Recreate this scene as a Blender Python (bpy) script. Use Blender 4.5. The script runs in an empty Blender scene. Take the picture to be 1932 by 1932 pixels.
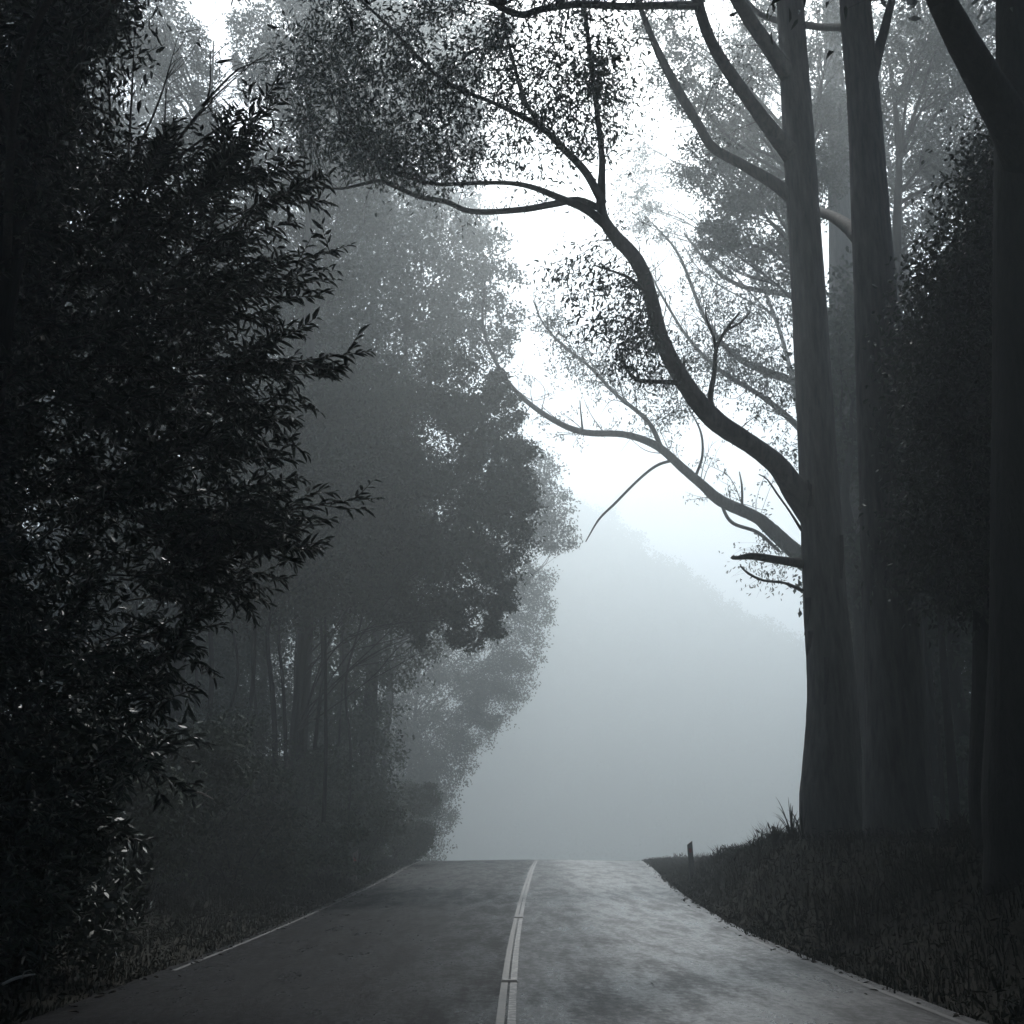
import bpy, math, random
import numpy as np
from mathutils import Vector

rng = np.random.default_rng(7)
random.seed(7)
R = math.radians
SC = bpy.context.scene

# ------------------------------------------------------------------ camera
CAM_H, PITCH, FPX = 1.4, R(16.06), 2150.0        # focal length in units of a 1932 px wide picture
cam_data = bpy.data.cameras.new("camera")
cam = bpy.data.objects.new("camera", cam_data)
SC.collection.objects.link(cam)
cam.location = (0, 0, CAM_H)
cam.rotation_euler = (R(90) + PITCH, 0, 0)
cam_data.sensor_width = 36
cam_data.lens = 36 * FPX / 1932
cam_data.clip_start = 0.05
cam_data.clip_end = 2000
SC.camera = cam

# ------------------------------------------------------------------ sky, sun, exposure
SUN_EL, SUN_AZ = R(52), R(8)                      # ahead of the camera, a little to the right
world = bpy.data.worlds.new("World")
SC.world = world
world.use_nodes = True
wn = world.node_tree
wn.nodes.clear()
sky = wn.nodes.new("ShaderNodeTexSky")
sky.sky_type = 'NISHITA'
sky.sun_disc = False
sky.sun_elevation = SUN_EL
sky.sun_rotation = SUN_AZ
sky.air_density = 1.0
sky.dust_density = 3.0
sky.ozone_density = 3.0
bg = wn.nodes.new("ShaderNodeBackground")
bg.inputs['Strength'].default_value = 0.15
wo = wn.nodes.new("ShaderNodeOutputWorld")
wn.links.new(sky.outputs[0], bg.inputs[0])
wn.links.new(bg.outputs[0], wo.inputs[0])

sun_data = bpy.data.lights.new("sun", 'SUN')
sun_data.energy = 5.0
sun_data.angle = R(4)
sun_data.color = (1.0, 0.99, 0.97)
sun = bpy.data.objects.new("sun", sun_data)
SC.collection.objects.link(sun)
sdir = Vector((math.sin(SUN_AZ) * math.cos(SUN_EL), math.cos(SUN_AZ) * math.cos(SUN_EL), math.sin(SUN_EL)))
sun.rotation_euler = (-sdir).to_track_quat('-Z', 'Y').to_euler()

SC.view_settings.view_transform = 'Standard'
SC.view_settings.look = 'None'
SC.view_settings.gamma = 1.0
SC.view_settings.use_curve_mapping = False
SC.view_settings.exposure = 0.08
SC.render.engine = 'CYCLES'
SC.cycles.use_denoising = True
SC.cycles.max_bounces = 6
SC.cycles.diffuse_bounces = 2
SC.cycles.glossy_bounces = 2
SC.cycles.volume_bounces = 1
SC.cycles.use_adaptive_sampling = True
SC.cycles.adaptive_threshold = 0.02

HAZE_DENSITY = 0.0056
HAZE_COLOR = (0.885, 0.967, 0.99, 1)
HAZE_ANISO = 0.7

# ------------------------------------------------------------------ helpers
FWD = np.array([0, math.cos(PITCH), math.sin(PITCH)])
UPV = np.array([0, -math.sin(PITCH), math.cos(PITCH)])

def at(px, py, Y):
    """the point at road distance Y seen at pixel (px, py) of the 1932 px wide photograph"""
    d = FWD + np.array([(px - 966) / FPX, 0, 0]) + UPV * ((966 - py) / FPX)
    d = d * (Y / d[1])
    return np.array([d[0], d[1], d[2] + CAM_H])

def norm(v):
    return v / np.maximum(np.linalg.norm(v, axis=-1, keepdims=True), 1e-9)

class Geo:
    def __init__(self):
        self.v, self.f4, self.f3, self.n = [], [], [], 0
    def add(self, v, f4=None, f3=None):
        v = np.asarray(v, dtype=np.float64).reshape(-1, 3)
        if f4 is not None and len(f4): self.f4.append(np.asarray(f4, dtype=np.int64).reshape(-1, 4) + self.n)
        if f3 is not None and len(f3): self.f3.append(np.asarray(f3, dtype=np.int64).reshape(-1, 3) + self.n)
        self.v.append(v); self.n += len(v)
    def build(self, name, mat, parent=None, smooth=False):
        me = bpy.data.meshes.new(name)
        off = np.zeros(3)
        v = np.concatenate(self.v) if self.v else np.zeros((0, 3))
        if parent is not None:
            off = np.array(parent_base(parent))
        v = v - off
        f4 = np.concatenate(self.f4) if self.f4 else np.zeros((0, 4), dtype=np.int64)
        f3 = np.concatenate(self.f3) if self.f3 else np.zeros((0, 3), dtype=np.int64)
        me.vertices.add(len(v)); me.vertices.foreach_set("co", v.astype(np.float32).ravel())
        loops = np.concatenate([f4.ravel(), f3.ravel()]).astype(np.int32)
        me.loops.add(len(loops)); me.loops.foreach_set("vertex_index", loops)
        starts = np.concatenate([np.arange(len(f4)) * 4, len(f4) * 4 + np.arange(len(f3)) * 3]).astype(np.int32)
        me.polygons.add(len(starts)); me.polygons.foreach_set("loop_start", starts)
        me.polygons.foreach_set("use_smooth", np.full(len(starts), smooth))
        me.update(calc_edges=True)
        me.validate()
        me.materials.append(mat)
        o = bpy.data.objects.new(name, me)
        SC.collection.objects.link(o)
        if parent is not None: o.parent = parent
        return o

def parent_base(o):
    x = np.zeros(3)
    while o is not None:
        x = x + np.array(o.location); o = o.parent
    return x

def tag(o, label=None, cat=None, group=None, kind=None):
    if label: o['label'] = label
    if cat: o['category'] = cat
    if group: o['group'] = group
    if kind: o['kind'] = kind
    return o

def thing(name, loc, label, cat, group=None):
    o = bpy.data.objects.new(name, None)
    o.empty_display_size = 0.3
    o.location = tuple(float(c) for c in loc)
    SC.collection.objects.link(o)
    return tag(o, label, cat, group)

def spline(pts, rad, step=0.15):
    """Catmull-Rom through pts (n,3) with radii (n,)"""
    P = np.asarray(pts, float); r = np.asarray(rad, float)
    P = np.vstack([2 * P[0] - P[1], P, 2 * P[-1] - P[-2]])
    out, ro = [], []
    for i in range(1, len(P) - 2):
        a, b, c, d = P[i - 1], P[i], P[i + 1], P[i + 2]
        k = max(2, int(np.linalg.norm(c - b) / step))
        t = np.linspace(0, 1, k, endpoint=False)[:, None]
        out.append(0.5 * (2 * b + (c - a) * t + (2 * a - 5 * b + 4 * c - d) * t ** 2 + (3 * b - a - 3 * c + d) * t ** 3))
        ro.append(r[i - 1] + (r[i] - r[i - 1]) * t[:, 0])
    out.append(P[-2][None]); ro.append(np.array([r[-1]]))
    return np.vstack(out), np.concatenate(ro)

def tube(g, pts, rad, n=8, step=0.2, wob=0.0, sm=True):
    if sm: P, r = spline(pts, rad, step)
    else: P, r = np.asarray(pts, float), np.asarray(rad, float)
    m = len(P)
    T = norm(np.gradient(P, axis=0))
    ref = np.array([0.13, 1.0, 0.21])
    A = norm(np.cross(T, ref)); B = np.cross(T, A)
    th = np.linspace(0, 2 * math.pi, n, endpoint=False)
    rr = np.repeat(r[:, None], n, 1)
    if wob:
        s = np.arange(m)[:, None] * step
        ph = rng.uniform(0, 6.28, 6)
        w = (np.sin(2 * th[None] + ph[0] + s * 0.5) * 0.5 + np.sin(3 * th[None] + ph[1] - s * 0.33) * 0.4 +
             np.sin(5 * th[None] + ph[2] + s * 0.8) * 0.25 + np.sin(s * 1.3 + ph[3]) * 0.3 + rng.normal(0, 0.25, (m, n)))
        rr = rr * (1 + wob * w)
    V = P[:, None] + rr[..., None] * (np.cos(th)[None, :, None] * A[:, None] + np.sin(th)[None, :, None] * B[:, None])
    i = np.arange(m - 1)[:, None] * n; j = np.arange(n)[None]; j2 = (j + 1) % n
    f = np.stack([i + j, i + j2, i + n + j2, i + n + j], -1).reshape(-1, 4)
    verts = np.vstack([V.reshape(-1, 3), P[-1][None], P[0][None]])
    top = (m - 1) * n
    caps = [[top + k, top + (k + 1) % n, m * n] for k in range(n)] + [[(k + 1) % n, k, m * n + 1] for k in range(n)]
    g.add(verts, f, caps)
    return P, r

def leaves(g, P, D, L, W, fold=0.25, N=None):
    """pointed leaves, two quads each, folded along the midrib"""
    n = len(P)
    D = norm(D)
    if N is None: N = rng.normal(0, 1, (n, 3))
    S = norm(np.cross(D, N)); N2 = np.cross(S, D)
    L = np.broadcast_to(np.asarray(L, float), (n,))[:, None]; W = np.broadcast_to(np.asarray(W, float), (n,))[:, None]
    lift = N2 * W * fold
    droop = -N2 * L * 0.10
    v = np.stack([P, P + D * L * .3 + S * W * .5 + lift, P + D * L * .68 + S * W * .36 + lift + droop * .5, P + D * L + droop * 1.6,
                  P + D * L * .68 - S * W * .36 + lift + droop * .5, P + D * L * .3 - S * W * .5 + lift], 1).reshape(-1, 3)
    b = np.arange(n)[:, None] * 6
    f = np.concatenate([b + np.array([0, 1, 2, 3]), b + np.array([0, 3, 4, 5])], 0)
    g.add(v, f)

def leaves_far(g, P, D, L, W):
    n = len(P)
    D = norm(D); S = norm(np.cross(D, rng.normal(0, 1, (n, 3))))
    L = np.broadcast_to(np.asarray(L, float), (n,))[:, None]; W = np.broadcast_to(np.asarray(W, float), (n,))[:, None]
    v = np.stack([P, P + D * L * .45 + S * W * .5, P + D * L, P + D * L * .45 - S * W * .5], 1).reshape(-1, 3)
    f = np.arange(n)[:, None] * 4 + np.array([0, 1, 2, 3])
    g.add(v, f)

def crown_leaves(g, blobs, per, L, W, clump=.34, shell=.55):
    """blobs: list of (centre, radius vector). Leaves gather in clumps so that gaps stay open between them."""
    for c, r in blobs:
        r = np.asarray(r, float)
        k = max(6, int(26 * (r.mean() / 1.2) ** 2))
        u = norm(rng.normal(0, 1, (k, 3))) * (rng.uniform(shell ** 3, 1, (k, 1)) ** (1 / 3))
        cc = c + u * r
        n = int(per * r[0] * r[2])
        idx = rng.integers(0, k, n)
        s = np.minimum(clump * r.mean(), .55) * rng.uniform(.5, 1.25, (k, 1))[idx]
        P = cc[idx] + norm(rng.normal(0, 1, (n, 3))) * rng.uniform(.1, 1, (n, 1)) ** .5 * s * np.array([1.75, 1.75, 1.15])
        D = rng.normal(0, .8, (n, 3)) + np.array([0, 0, -.35])
        leaves_far(g, P, D, L * rng.uniform(.6, 1.3, n), W * rng.uniform(.7, 1.3, n))

# ------------------------------------------------------------------ materials
def mat_new(name):
    m = bpy.data.materials.new(name); m.use_nodes = True
    return m, m.node_tree, m.node_tree.nodes['Principled BSDF']

def leaf_mat(name, c0, c1, rough=0.55, spec=0.3):
    m, nt, p = mat_new(name)
    geo = nt.nodes.new('ShaderNodeNewGeometry')
    ramp = nt.nodes.new('ShaderNodeValToRGB')
    ramp.color_ramp.elements[0].color = (*c0, 1); ramp.color_ramp.elements[1].color = (*c1, 1)
    nt.links.new(geo.outputs['Random Per Island'], ramp.inputs[0])
    nt.links.new(ramp.outputs[0], p.inputs['Base Color'])
    p.inputs['Roughness'].default_value = rough
    p.inputs['Specular IOR Level'].default_value = spec
    return m

def bark_mat(name, c0, c1, bump=0.5, sc=1.0):
    m, nt, p = mat_new(name)
    tc = nt.nodes.new('ShaderNodeTexCoord'); mp = nt.nodes.new('ShaderNodeMapping')
    mp.inputs['Scale'].default_value = (5 * sc, 5 * sc, 0.7 * sc)
    n1 = nt.nodes.new('ShaderNodeTexNoise'); n1.inputs['Scale'].default_value = 2.2; n1.inputs['Detail'].default_value = 8
    n1.inputs['Roughness'].default_value = 0.65
    nt.links.new(tc.outputs['Object'], mp.inputs[0]); nt.links.new(mp.outputs[0], n1.inputs[0])
    ramp = nt.nodes.new('ShaderNodeValToRGB')
    ramp.color_ramp.elements[0].position = 0.3; ramp.color_ramp.elements[1].position = 0.72
    ramp.color_ramp.elements[0].color = (*c0, 1); ramp.color_ramp.elements[1].color = (*c1, 1)
    nt.links.new(n1.outputs[0], ramp.inputs[0]); nt.links.new(ramp.outputs[0], p.inputs['Base Color'])
    b = nt.nodes.new('ShaderNodeBump'); b.inputs['Strength'].default_value = bump; b.inputs['Distance'].default_value = 0.06
    nt.links.new(n1.outputs[0], b.inputs['Height']); nt.links.new(b.outputs[0], p.inputs['Normal'])
    p.inputs['Roughness'].default_value = 0.85
    p.inputs['Specular IOR Level'].default_value = 0.2
    return m

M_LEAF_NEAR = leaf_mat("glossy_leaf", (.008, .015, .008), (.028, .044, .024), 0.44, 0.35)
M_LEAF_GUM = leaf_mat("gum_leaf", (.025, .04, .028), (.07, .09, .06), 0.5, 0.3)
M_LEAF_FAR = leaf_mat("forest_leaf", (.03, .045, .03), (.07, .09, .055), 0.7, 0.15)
M_LEAF_IVY = leaf_mat("creeper_leaf", (.012, .02, .012), (.04, .055, .03), 0.5, 0.3)
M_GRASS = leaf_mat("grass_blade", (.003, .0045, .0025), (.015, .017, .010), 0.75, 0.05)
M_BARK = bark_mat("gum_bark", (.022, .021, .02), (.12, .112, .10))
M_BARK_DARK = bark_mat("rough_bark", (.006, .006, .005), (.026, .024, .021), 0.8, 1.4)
M_TWIG = bark_mat("twig_bark", (.04, .035, .03), (.10, .09, .08), 0.3, 3)

def asphalt():
    m, nt, p = mat_new("wet_asphalt")
    N, Lk = nt.nodes.new, nt.links.new
    tc = N('ShaderNodeTexCoord')
    def noise(scale, detail, rough, mscale, loc=(0, 0, 0)):
        mp = N('ShaderNodeMapping'); mp.inputs['Scale'].default_value = mscale; mp.inputs['Location'].default_value = loc
        n = N('ShaderNodeTexNoise'); n.inputs['Scale'].default_value = scale; n.inputs['Detail'].default_value = detail
        n.inputs['Roughness'].default_value = rough
        Lk(tc.outputs['Object'], mp.inputs[0]); Lk(mp.outputs[0], n.inputs[0])
        return n.outputs[0]
    def math_(op, a, b):
        q = N('ShaderNodeMath'); q.operation = op
        for k, v in enumerate((a, b)):
            if isinstance(v, (int, float)): q.inputs[k].default_value = v
            else: Lk(v, q.inputs[k])
        return q.outputs[0]
    def rng_(v, a, b, c, d):
        q = N('ShaderNodeMapRange'); q.interpolation_type = 'SMOOTHSTEP'
        for k, x in zip(('From Min', 'From Max', 'To Min', 'To Max'), (a, b, c, d)): q.inputs[k].default_value = x
        Lk(v, q.inputs['Value']); return q.outputs[0]
    fine = noise(70, 5, .75, (1, 1, 1))
    grit = noise(14, 6, .7, (1, .55, 1))
    wear = noise(1.5, 8, .72, (1.5, .30, 1), (3.1, .7, 0))       # worn and polished patches drawn out along the road
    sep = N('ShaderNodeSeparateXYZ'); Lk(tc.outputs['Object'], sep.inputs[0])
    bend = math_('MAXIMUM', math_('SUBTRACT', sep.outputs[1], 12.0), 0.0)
    lane = rng_(math_('SUBTRACT', sep.outputs[0], math_('MULTIPLY', math_('MULTIPLY', bend, bend), .00057)), -.12, .12, 0, 1)                   # left lane's shade and dark reflection painted in: darker base, lower specular
    xr = math_('SUBTRACT', sep.outputs[0], math_('MULTIPLY', sep.outputs[1], .018))
    wheel = math_('MULTIPLY', rng_(xr, .6, 1.7, 0, 1), rng_(xr, 2.4, 4.0, 1, .25))   # the polished, wetter part of the right lane
    r1 = N('ShaderNodeValToRGB')
    r1.color_ramp.elements[0].position = .32; r1.color_ramp.elements[1].position = .72
    r1.color_ramp.elements[0].color = (.006, .0065, .008, 1); r1.color_ramp.elements[1].color = (.026, .027, .031, 1)
    Lk(fine, r1.inputs[0])
    dark = N('ShaderNodeMix'); dark.data_type = 'RGBA'; dark.blend_type = 'MULTIPLY'; dark.inputs[0].default_value = 1
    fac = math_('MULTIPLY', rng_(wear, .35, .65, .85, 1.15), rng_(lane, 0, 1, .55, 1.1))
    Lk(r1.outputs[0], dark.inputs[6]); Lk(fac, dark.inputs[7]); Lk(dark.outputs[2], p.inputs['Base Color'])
    w2 = math_('ADD', wear, math_('MULTIPLY', math_('SUBTRACT', grit, .5), .55))
    rough = rng_(w2, .34, .68, .50, .26)
    Lk(rough, p.inputs['Roughness'])
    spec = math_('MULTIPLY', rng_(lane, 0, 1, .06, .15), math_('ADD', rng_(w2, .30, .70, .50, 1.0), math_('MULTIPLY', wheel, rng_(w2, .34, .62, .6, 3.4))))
    Lk(spec, p.inputs['Specular IOR Level'])
    b1 = N('ShaderNodeBump'); b1.inputs['Strength'].default_value = .55; b1.inputs['Distance'].default_value = .008
    Lk(fine, b1.inputs['Height'])
    b2 = N('ShaderNodeBump'); b2.inputs['Strength'].default_value = .8; b2.inputs['Distance'].default_value = .015
    Lk(grit, b2.inputs['Height']); Lk(b1.outputs[0], b2.inputs['Normal']); Lk(b2.outputs[0], p.inputs['Normal'])
    return m
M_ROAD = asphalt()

def paint_mat(name, col, wear):
    m, nt, p = mat_new(name)
    tc = nt.nodes.new('ShaderNodeTexCoord'); n = nt.nodes.new('ShaderNodeTexNoise')
    n.inputs['Scale'].default_value = 14; n.inputs['Detail'].default_value = 6; n.inputs['Roughness'].default_value = .75
    nt.links.new(tc.outputs['Object'], n.inputs[0])
    r = nt.nodes.new('ShaderNodeValToRGB')
    r.color_ramp.elements[0].position = wear; r.color_ramp.elements[1].position = wear + .13
    r.color_ramp.elements[0].color = (.05, .05, .052, 1); r.color_ramp.elements[1].color = (*col, 1)
    nt.links.new(n.outputs[0], r.inputs[0]); nt.links.new(r.outputs[0], p.inputs['Base Color'])
    p.inputs['Roughness'].default_value = .5
    return m
M_PAINT = paint_mat("white_road_paint", (.22, .22, .21), .47)
M_PAINT_OLD = paint_mat("old_road_paint", (.10, .092, .075), .46)
M_PAINT_FAINT = paint_mat("faint_road_paint", (.045, .045, .042), .5)

def soil():
    m, nt, p = mat_new("leafy_soil")
    tc = nt.nodes.new('ShaderNodeTexCoord'); n = nt.nodes.new('ShaderNodeTexNoise')
    n.inputs['Scale'].default_value = 6; n.inputs['Detail'].default_value = 9; n.inputs['Roughness'].default_value = .7
    nt.links.new(tc.outputs['Object'], n.inputs[0])
    r = nt.nodes.new('ShaderNodeValToRGB')
    r.color_ramp.elements[0].position = .35; r.color_ramp.elements[1].position = .7
    r.color_ramp.elements[0].color = (.008, .008, .006, 1); r.color_ramp.elements[1].color = (.032, .029, .021, 1)
    nt.links.new(n.outputs[0], r.inputs[0]); nt.links.new(r.outputs[0], p.inputs['Base Color'])
    b = nt.nodes.new('ShaderNodeBump'); b.inputs['Strength'].default_value = .8; b.inputs['Distance'].default_value = .05
    nt.links.new(n.outputs[0], b.inputs['Height']); nt.links.new(b.outputs[0], p.inputs['Normal'])
    p.inputs['Roughness'].default_value = .95; p.inputs['Specular IOR Level'].default_value = .1
    return m
M_SOIL = soil()

def plain(name, col, rough=.6):
    m, nt, p = mat_new(name)
    tc = nt.nodes.new('ShaderNodeTexCoord'); n = nt.nodes.new('ShaderNodeTexNoise'); n.inputs['Scale'].default_value = 9; n.inputs['Detail'].default_value = 5
    nt.links.new(tc.outputs['Object'], n.inputs[0])
    r = nt.nodes.new('ShaderNodeValToRGB')
    r.color_ramp.elements[0].color = tuple(c * .6 for c in col) + (1,); r.color_ramp.elements[1].color = tuple(min(1, c * 1.3) for c in col) + (1,)
    nt.links.new(n.outputs[0], r.inputs[0]); nt.links.new(r.outputs[0], p.inputs['Base Color'])
    p.inputs['Roughness'].default_value = rough
    return m
M_POST = plain("weathered_post", (.16, .15, .13))
M_REFLECT = plain("reflector_plastic", (.25, .04, .03), .3)
M_STUD = plain("road_stud_plastic", (.10, .10, .09), .4)
M_DEADWOOD = plain("pale_dead_wood", (.30, .28, .25), .7)

# ------------------------------------------------------------------ the lie of the land
_py = np.array([-80, 20, 32, 45, 55, 62, 72, 85, 110, 150, 340.])
_pz = np.array([0, 0, .08, .30, .44, .40, .10, -.6, -2.6, -6, -20.])
_yy = np.arange(-80, 340, .5)
_zz = np.interp(_yy, _py, _pz)
_zz = np.convolve(np.pad(_zz, 10, mode='edge'), np.ones(21) / 21, 'valid')
def prof(y): return np.interp(y, _yy, _zz)
_ey = np.array([-80, 8, 12, 20, 30, 45, 60, 90, 130, 300.])
def smooth_interp(xs, ys):
    t = np.arange(-80, 340, 1.0); v = np.interp(t, xs, ys)
    v = np.convolve(np.pad(v, 5, mode='edge'), np.ones(11) / 11, 'valid')
    return lambda y: np.interp(y, t, v)
redge = smooth_interp(_ey, [3.9, 3.85, 3.6, 3.65, 4.3, 5.4, 6.6, 9.5, 14, 40])
ledge = smooth_interp(_ey, [-4.0, -3.9, -3.85, -3.95, -4.15, -4.3, -4.6, -4.6, -2, 22])
cline = smooth_interp(_ey, [-.07, -.06, -.04, .08, .30, .75, 1.3, 2.8, 6, 31])
_bank = smooth_interp([-80, 8, 14, 19, 23, 26, 30, 34, 39, 47, 60, 300.], [.9, .9, 1.1, 1.5, 1.55, 1.3, 1.05, .95, .4, .05, .02, .02])
def sstep(t):
    t = np.clip(t, 0, 1); return t * t * (3 - 2 * t)
def bumps(x, y):
    return (np.sin(x * 1.7 + y * .9) * .5 + np.sin(x * .8 - y * 1.3 + 1) * .6 + np.sin(x * 3.1 + y * 2.3 + 2) * .3)
def gz(x, y):
    x = np.asarray(x, float); y = np.asarray(y, float)
    l, r = ledge(y), redge(y)
    dr, dl = x - r, l - x
    zr = _bank(y) * sstep(dr / np.interp(y, [15, 22], [2.6, 1.6])) + .03 * np.maximum(dr - 2, 0) * np.interp(y, [24, 32], [1, .15]) + .05 * bumps(x, y) * sstep(dr / 1.2)
    zl = .42 * sstep(dl / 4.5) + .035 * np.maximum(dl - 2, 0) + .05 * bumps(x, y) * sstep(dl / 1.2)
    zin = -.012 - .07 * sstep(np.minimum(-dr, -dl) / .4)
    return prof(y) + np.where(dr > 0, zr - .012, np.where(dl > 0, zl - .012, zin))

ys = np.concatenate([np.arange(-40, -4, 3), np.arange(-4, 50, .4), np.arange(50, 100, 1.5), np.arange(100, 500, 8)])
off = np.array([0, .15, .3, .5, .75, 1, 1.3, 1.6, 1.9, 2.2, 2.5, 2.8, 3.2, 3.7, 4.3, 5, 6, 7, 8, 10, 12, 15, 20, 28, 40, 60, 90, 110.])
rows = []
for y in ys:
    l, r = float(ledge(y)), float(redge(y))
    xs = np.concatenate([(l - off)[::-1], [l + .2, l + .4, (l + r) / 2, r - .4, r - .2], r + off])
    rows.append(np.stack([xs, np.full_like(xs, y), gz(xs, np.full_like(xs, y))], -1))
V = np.array(rows); m_, n_ = V.shape[:2]
i = np.arange(m_ - 1)[:, None] * n_; j = np.arange(n_ - 1)[None]
F = np.stack([i + j, i + j + 1, i + n_ + j + 1, i + n_ + j], -1).reshape(-1, 4)
g = Geo(); g.add(V.reshape(-1, 3), F)
tag(g.build("ground", M_SOIL, smooth=True), kind='structure')

def strip(name, mat, fx0, fx1, y0, y1, dz, n=2, dy=.25, jag=0.0):
    yy = np.arange(y0, y1 + dy * .5, dy)
    t = np.linspace(0, 1, n)
    a, b = fx0(yy), fx1(yy)
    if jag:
        a = a - np.abs(rng.normal(0, jag, len(yy))) ; b = b + np.abs(rng.normal(0, jag, len(yy)))
    X = a[:, None] * (1 - t) + b[:, None] * t
    camber = .05 * (1 - ((X - cline(yy)[:, None]) / 4.2) ** 2)
    Z = prof(yy)[:, None] + dz + np.maximum(camber, 0)
    Vs = np.stack([X, np.repeat(yy[:, None], n, 1), Z], -1)
    m = len(yy); i = np.arange(m - 1)[:, None] * n; j = np.arange(n - 1)[None]
    F = np.stack([i + j, i + j + 1, i + n + j + 1, i + n + j], -1).reshape(-1, 4)
    g = Geo(); g.add(Vs.reshape(-1, 3), F)
    return g.build(name, mat, smooth=True)
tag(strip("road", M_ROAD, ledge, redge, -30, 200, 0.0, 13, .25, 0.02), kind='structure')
tag(strip("centre_line", M_PAINT, lambda y: cline(y) + .008, lambda y: cline(y) + .075, 2, 150, .005), kind='structure')
tag(strip("worn_centre_line", M_PAINT_OLD, lambda y: cline(y) - .080, lambda y: cline(y) - .014, 2, 150, .005), kind='structure')
tag(strip("left_edge_line", M_PAINT_FAINT, lambda y: ledge(y) + .12, lambda y: ledge(y) + .18, 13.5, 100, .005), kind='structure')
tag(strip("right_edge_line", M_PAINT_FAINT, lambda y: redge(y) - .22, lambda y: redge(y) - .15, -5, 120, .005), kind='structure')

# ------------------------------------------------------------------ big gum trees on the right bank
def px_path(pts):
    return np.array([at(*p) for p in pts])
def px_rad(pts, widths):
    return np.array([w * .5 / FPX * p[2] * 1.04 for p, w in zip(pts, widths)])

def trunk_mesh(root, pts, widths, mat, sink=.3, n=20):
    P = px_path(pts); r = px_rad(pts, widths)
    z0 = float(gz(P[0, 0], P[0, 1]))
    base = P[0].copy(); base[2] = z0 - sink
    low = P[0].copy(); low[2] = max(z0 + .25, base[2] + .3); P[0, 2] = max(P[0, 2], low[2] + .5)
    P = np.vstack([base, low, P]); r = np.concatenate([[r[0] * 1.22, r[0] * 1.05], r])
    g = Geo(); tube(g, P, r, n, .2, .022)
    return g.build("trunk", mat, root, True), P

def limb(root, pts, widths, mat=None, n=10, name="limb"):
    P = px_path(pts); r = px_rad(pts, widths)
    g = Geo(); Pc, _ = tube(g, P, r, n, .12, .055)
    g.build(name, mat or M_BARK, root, True)
    return Pc

def sprays(g_leaf, g_twig, centres, sources, n_leaf, L, W, rc, droop=.5, twig_r=.012, flat=.6):
    """leafy twigs: each grows from the nearest limb point to its cluster centre and carries leaves"""
    S = np.asarray(sources)
    for c in centres:
        d = np.linalg.norm(S - c, axis=1)
        k = np.argsort(d)[:6]; s = S[random.choice(list(k))]
        mid = (s + c) / 2 + rng.normal(0, .12, 3) * np.linalg.norm(c - s) + np.array([0, 0, .1 * np.linalg.norm(c - s)])
        t = np.linspace(0, 1, 9)[:, None]
        P = (1 - t) ** 2 * s + 2 * t * (1 - t) * mid + t ** 2 * c
        tube(g_twig, P, np.linspace(twig_r, twig_r * .35, 9), 4, sm=False)
        dirn = norm(P[-1] - P[-3])
        q = rng.normal(0, 1, (n_leaf, 3)) * rc * np.array([1, 1, flat]) + c
        back = rng.uniform(0, .5, n_leaf)[:, None]
        nb = n_leaf // 3
        q[:nb] = P[rng.integers(3, 9, nb)] + rng.normal(0, rc * .35, (nb, 3))
        # a few sub-twigs
        for _ in range(4):
            e = c + rng.normal(0, 1, 3) * rc * np.array([1.2, 1.2, flat])
            b = P[rng.integers(4, 8)]
            tube(g_twig, np.array([b, (b + e) / 2 + rng.normal(0, .06, 3), e]), [twig_r * .5, twig_r * .35, twig_r * .2], 3, sm=False)
        D = rng.normal(0, .6, (n_leaf, 3)) + dirn * .4 + np.array([0, 0, -droop])
        leaves(g_leaf, q, D, L * rng.uniform(.7, 1.25, n_leaf), W * rng.uniform(.7, 1.2, n_leaf))

def poly_points(poly, n, y0, y1, bias=None):
    """n points at pixel positions inside a polygon, depths between y0 and y1"""
    poly = np.asarray(poly, float); out = []
    lo, hi = poly.min(0), poly.max(0)
    x, y = poly[:, 0], poly[:, 1]; x2, y2 = np.roll(x, -1), np.roll(y, -1)
    while len(out) < n:
        p = rng.uniform(lo, hi)
        c = ((y > p[1]) != (y2 > p[1])) & (p[0] < (x2 - x) * (p[1] - y) / (y2 - y + 1e-9) + x)
        if c.sum() % 2: out.append(at(p[0], p[1], rng.uniform(y0, y1)))
    return np.array(out)

# --- the tree with the arching limb
b1 = at(1571, 1575, 22); b1[2] = float(gz(b1[0], b1[1]))
t1 = thing("gum_tree", b1, "tall gum with a thick arching limb over the road, its trunk against the bright fog", "tree")
TR1 = [(1572, 1560, 22), (1570, 1430, 22), (1569, 1300, 22), (1556, 1130, 22), (1547, 950, 22), (1534, 700, 22), (1521, 480, 22), (1506, 250, 22), (1491, 0, 22), (1480, -250, 22), (1470, -600, 22.5)]
_, trunk1 = trunk_mesh(t1, TR1, [108, 102, 88, 80, 76, 70, 66, 64, 58, 48, 22], M_BARK)
src = []
B1 = limb(t1, [(1545, 985, 22), (1505, 935, 21.8), (1468, 880, 21.5), (1415, 838, 21.2), (1345, 790, 21), (1290, 720, 20.7), (1248, 640, 20.4), (1225, 550, 20.2), (1200, 490, 20), (1150, 432, 19.8), (1134, 390, 19.6), (1136, 300, 19.4), (1125, 200, 19.2), (1112, 90, 19), (1098, -20, 18.6), (1080, -140, 18)],
          [60, 49, 40, 36, 39, 34, 32, 29, 31, 26, 20, 13, 11, 10, 8, 5])
B1a = limb(t1, [(1160, 440, 19.8), (1110, 398, 19.5), (1060, 375, 19.2), (1000, 352, 19), (950, 345, 18.8), (880, 346, 18.6), (820, 347, 18.4), (760, 330, 18.2), (700, 290, 18), (640, 235, 17.6)], [20, 17, 15, 11, 9, 8, 8, 7, 6, 4])
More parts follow.
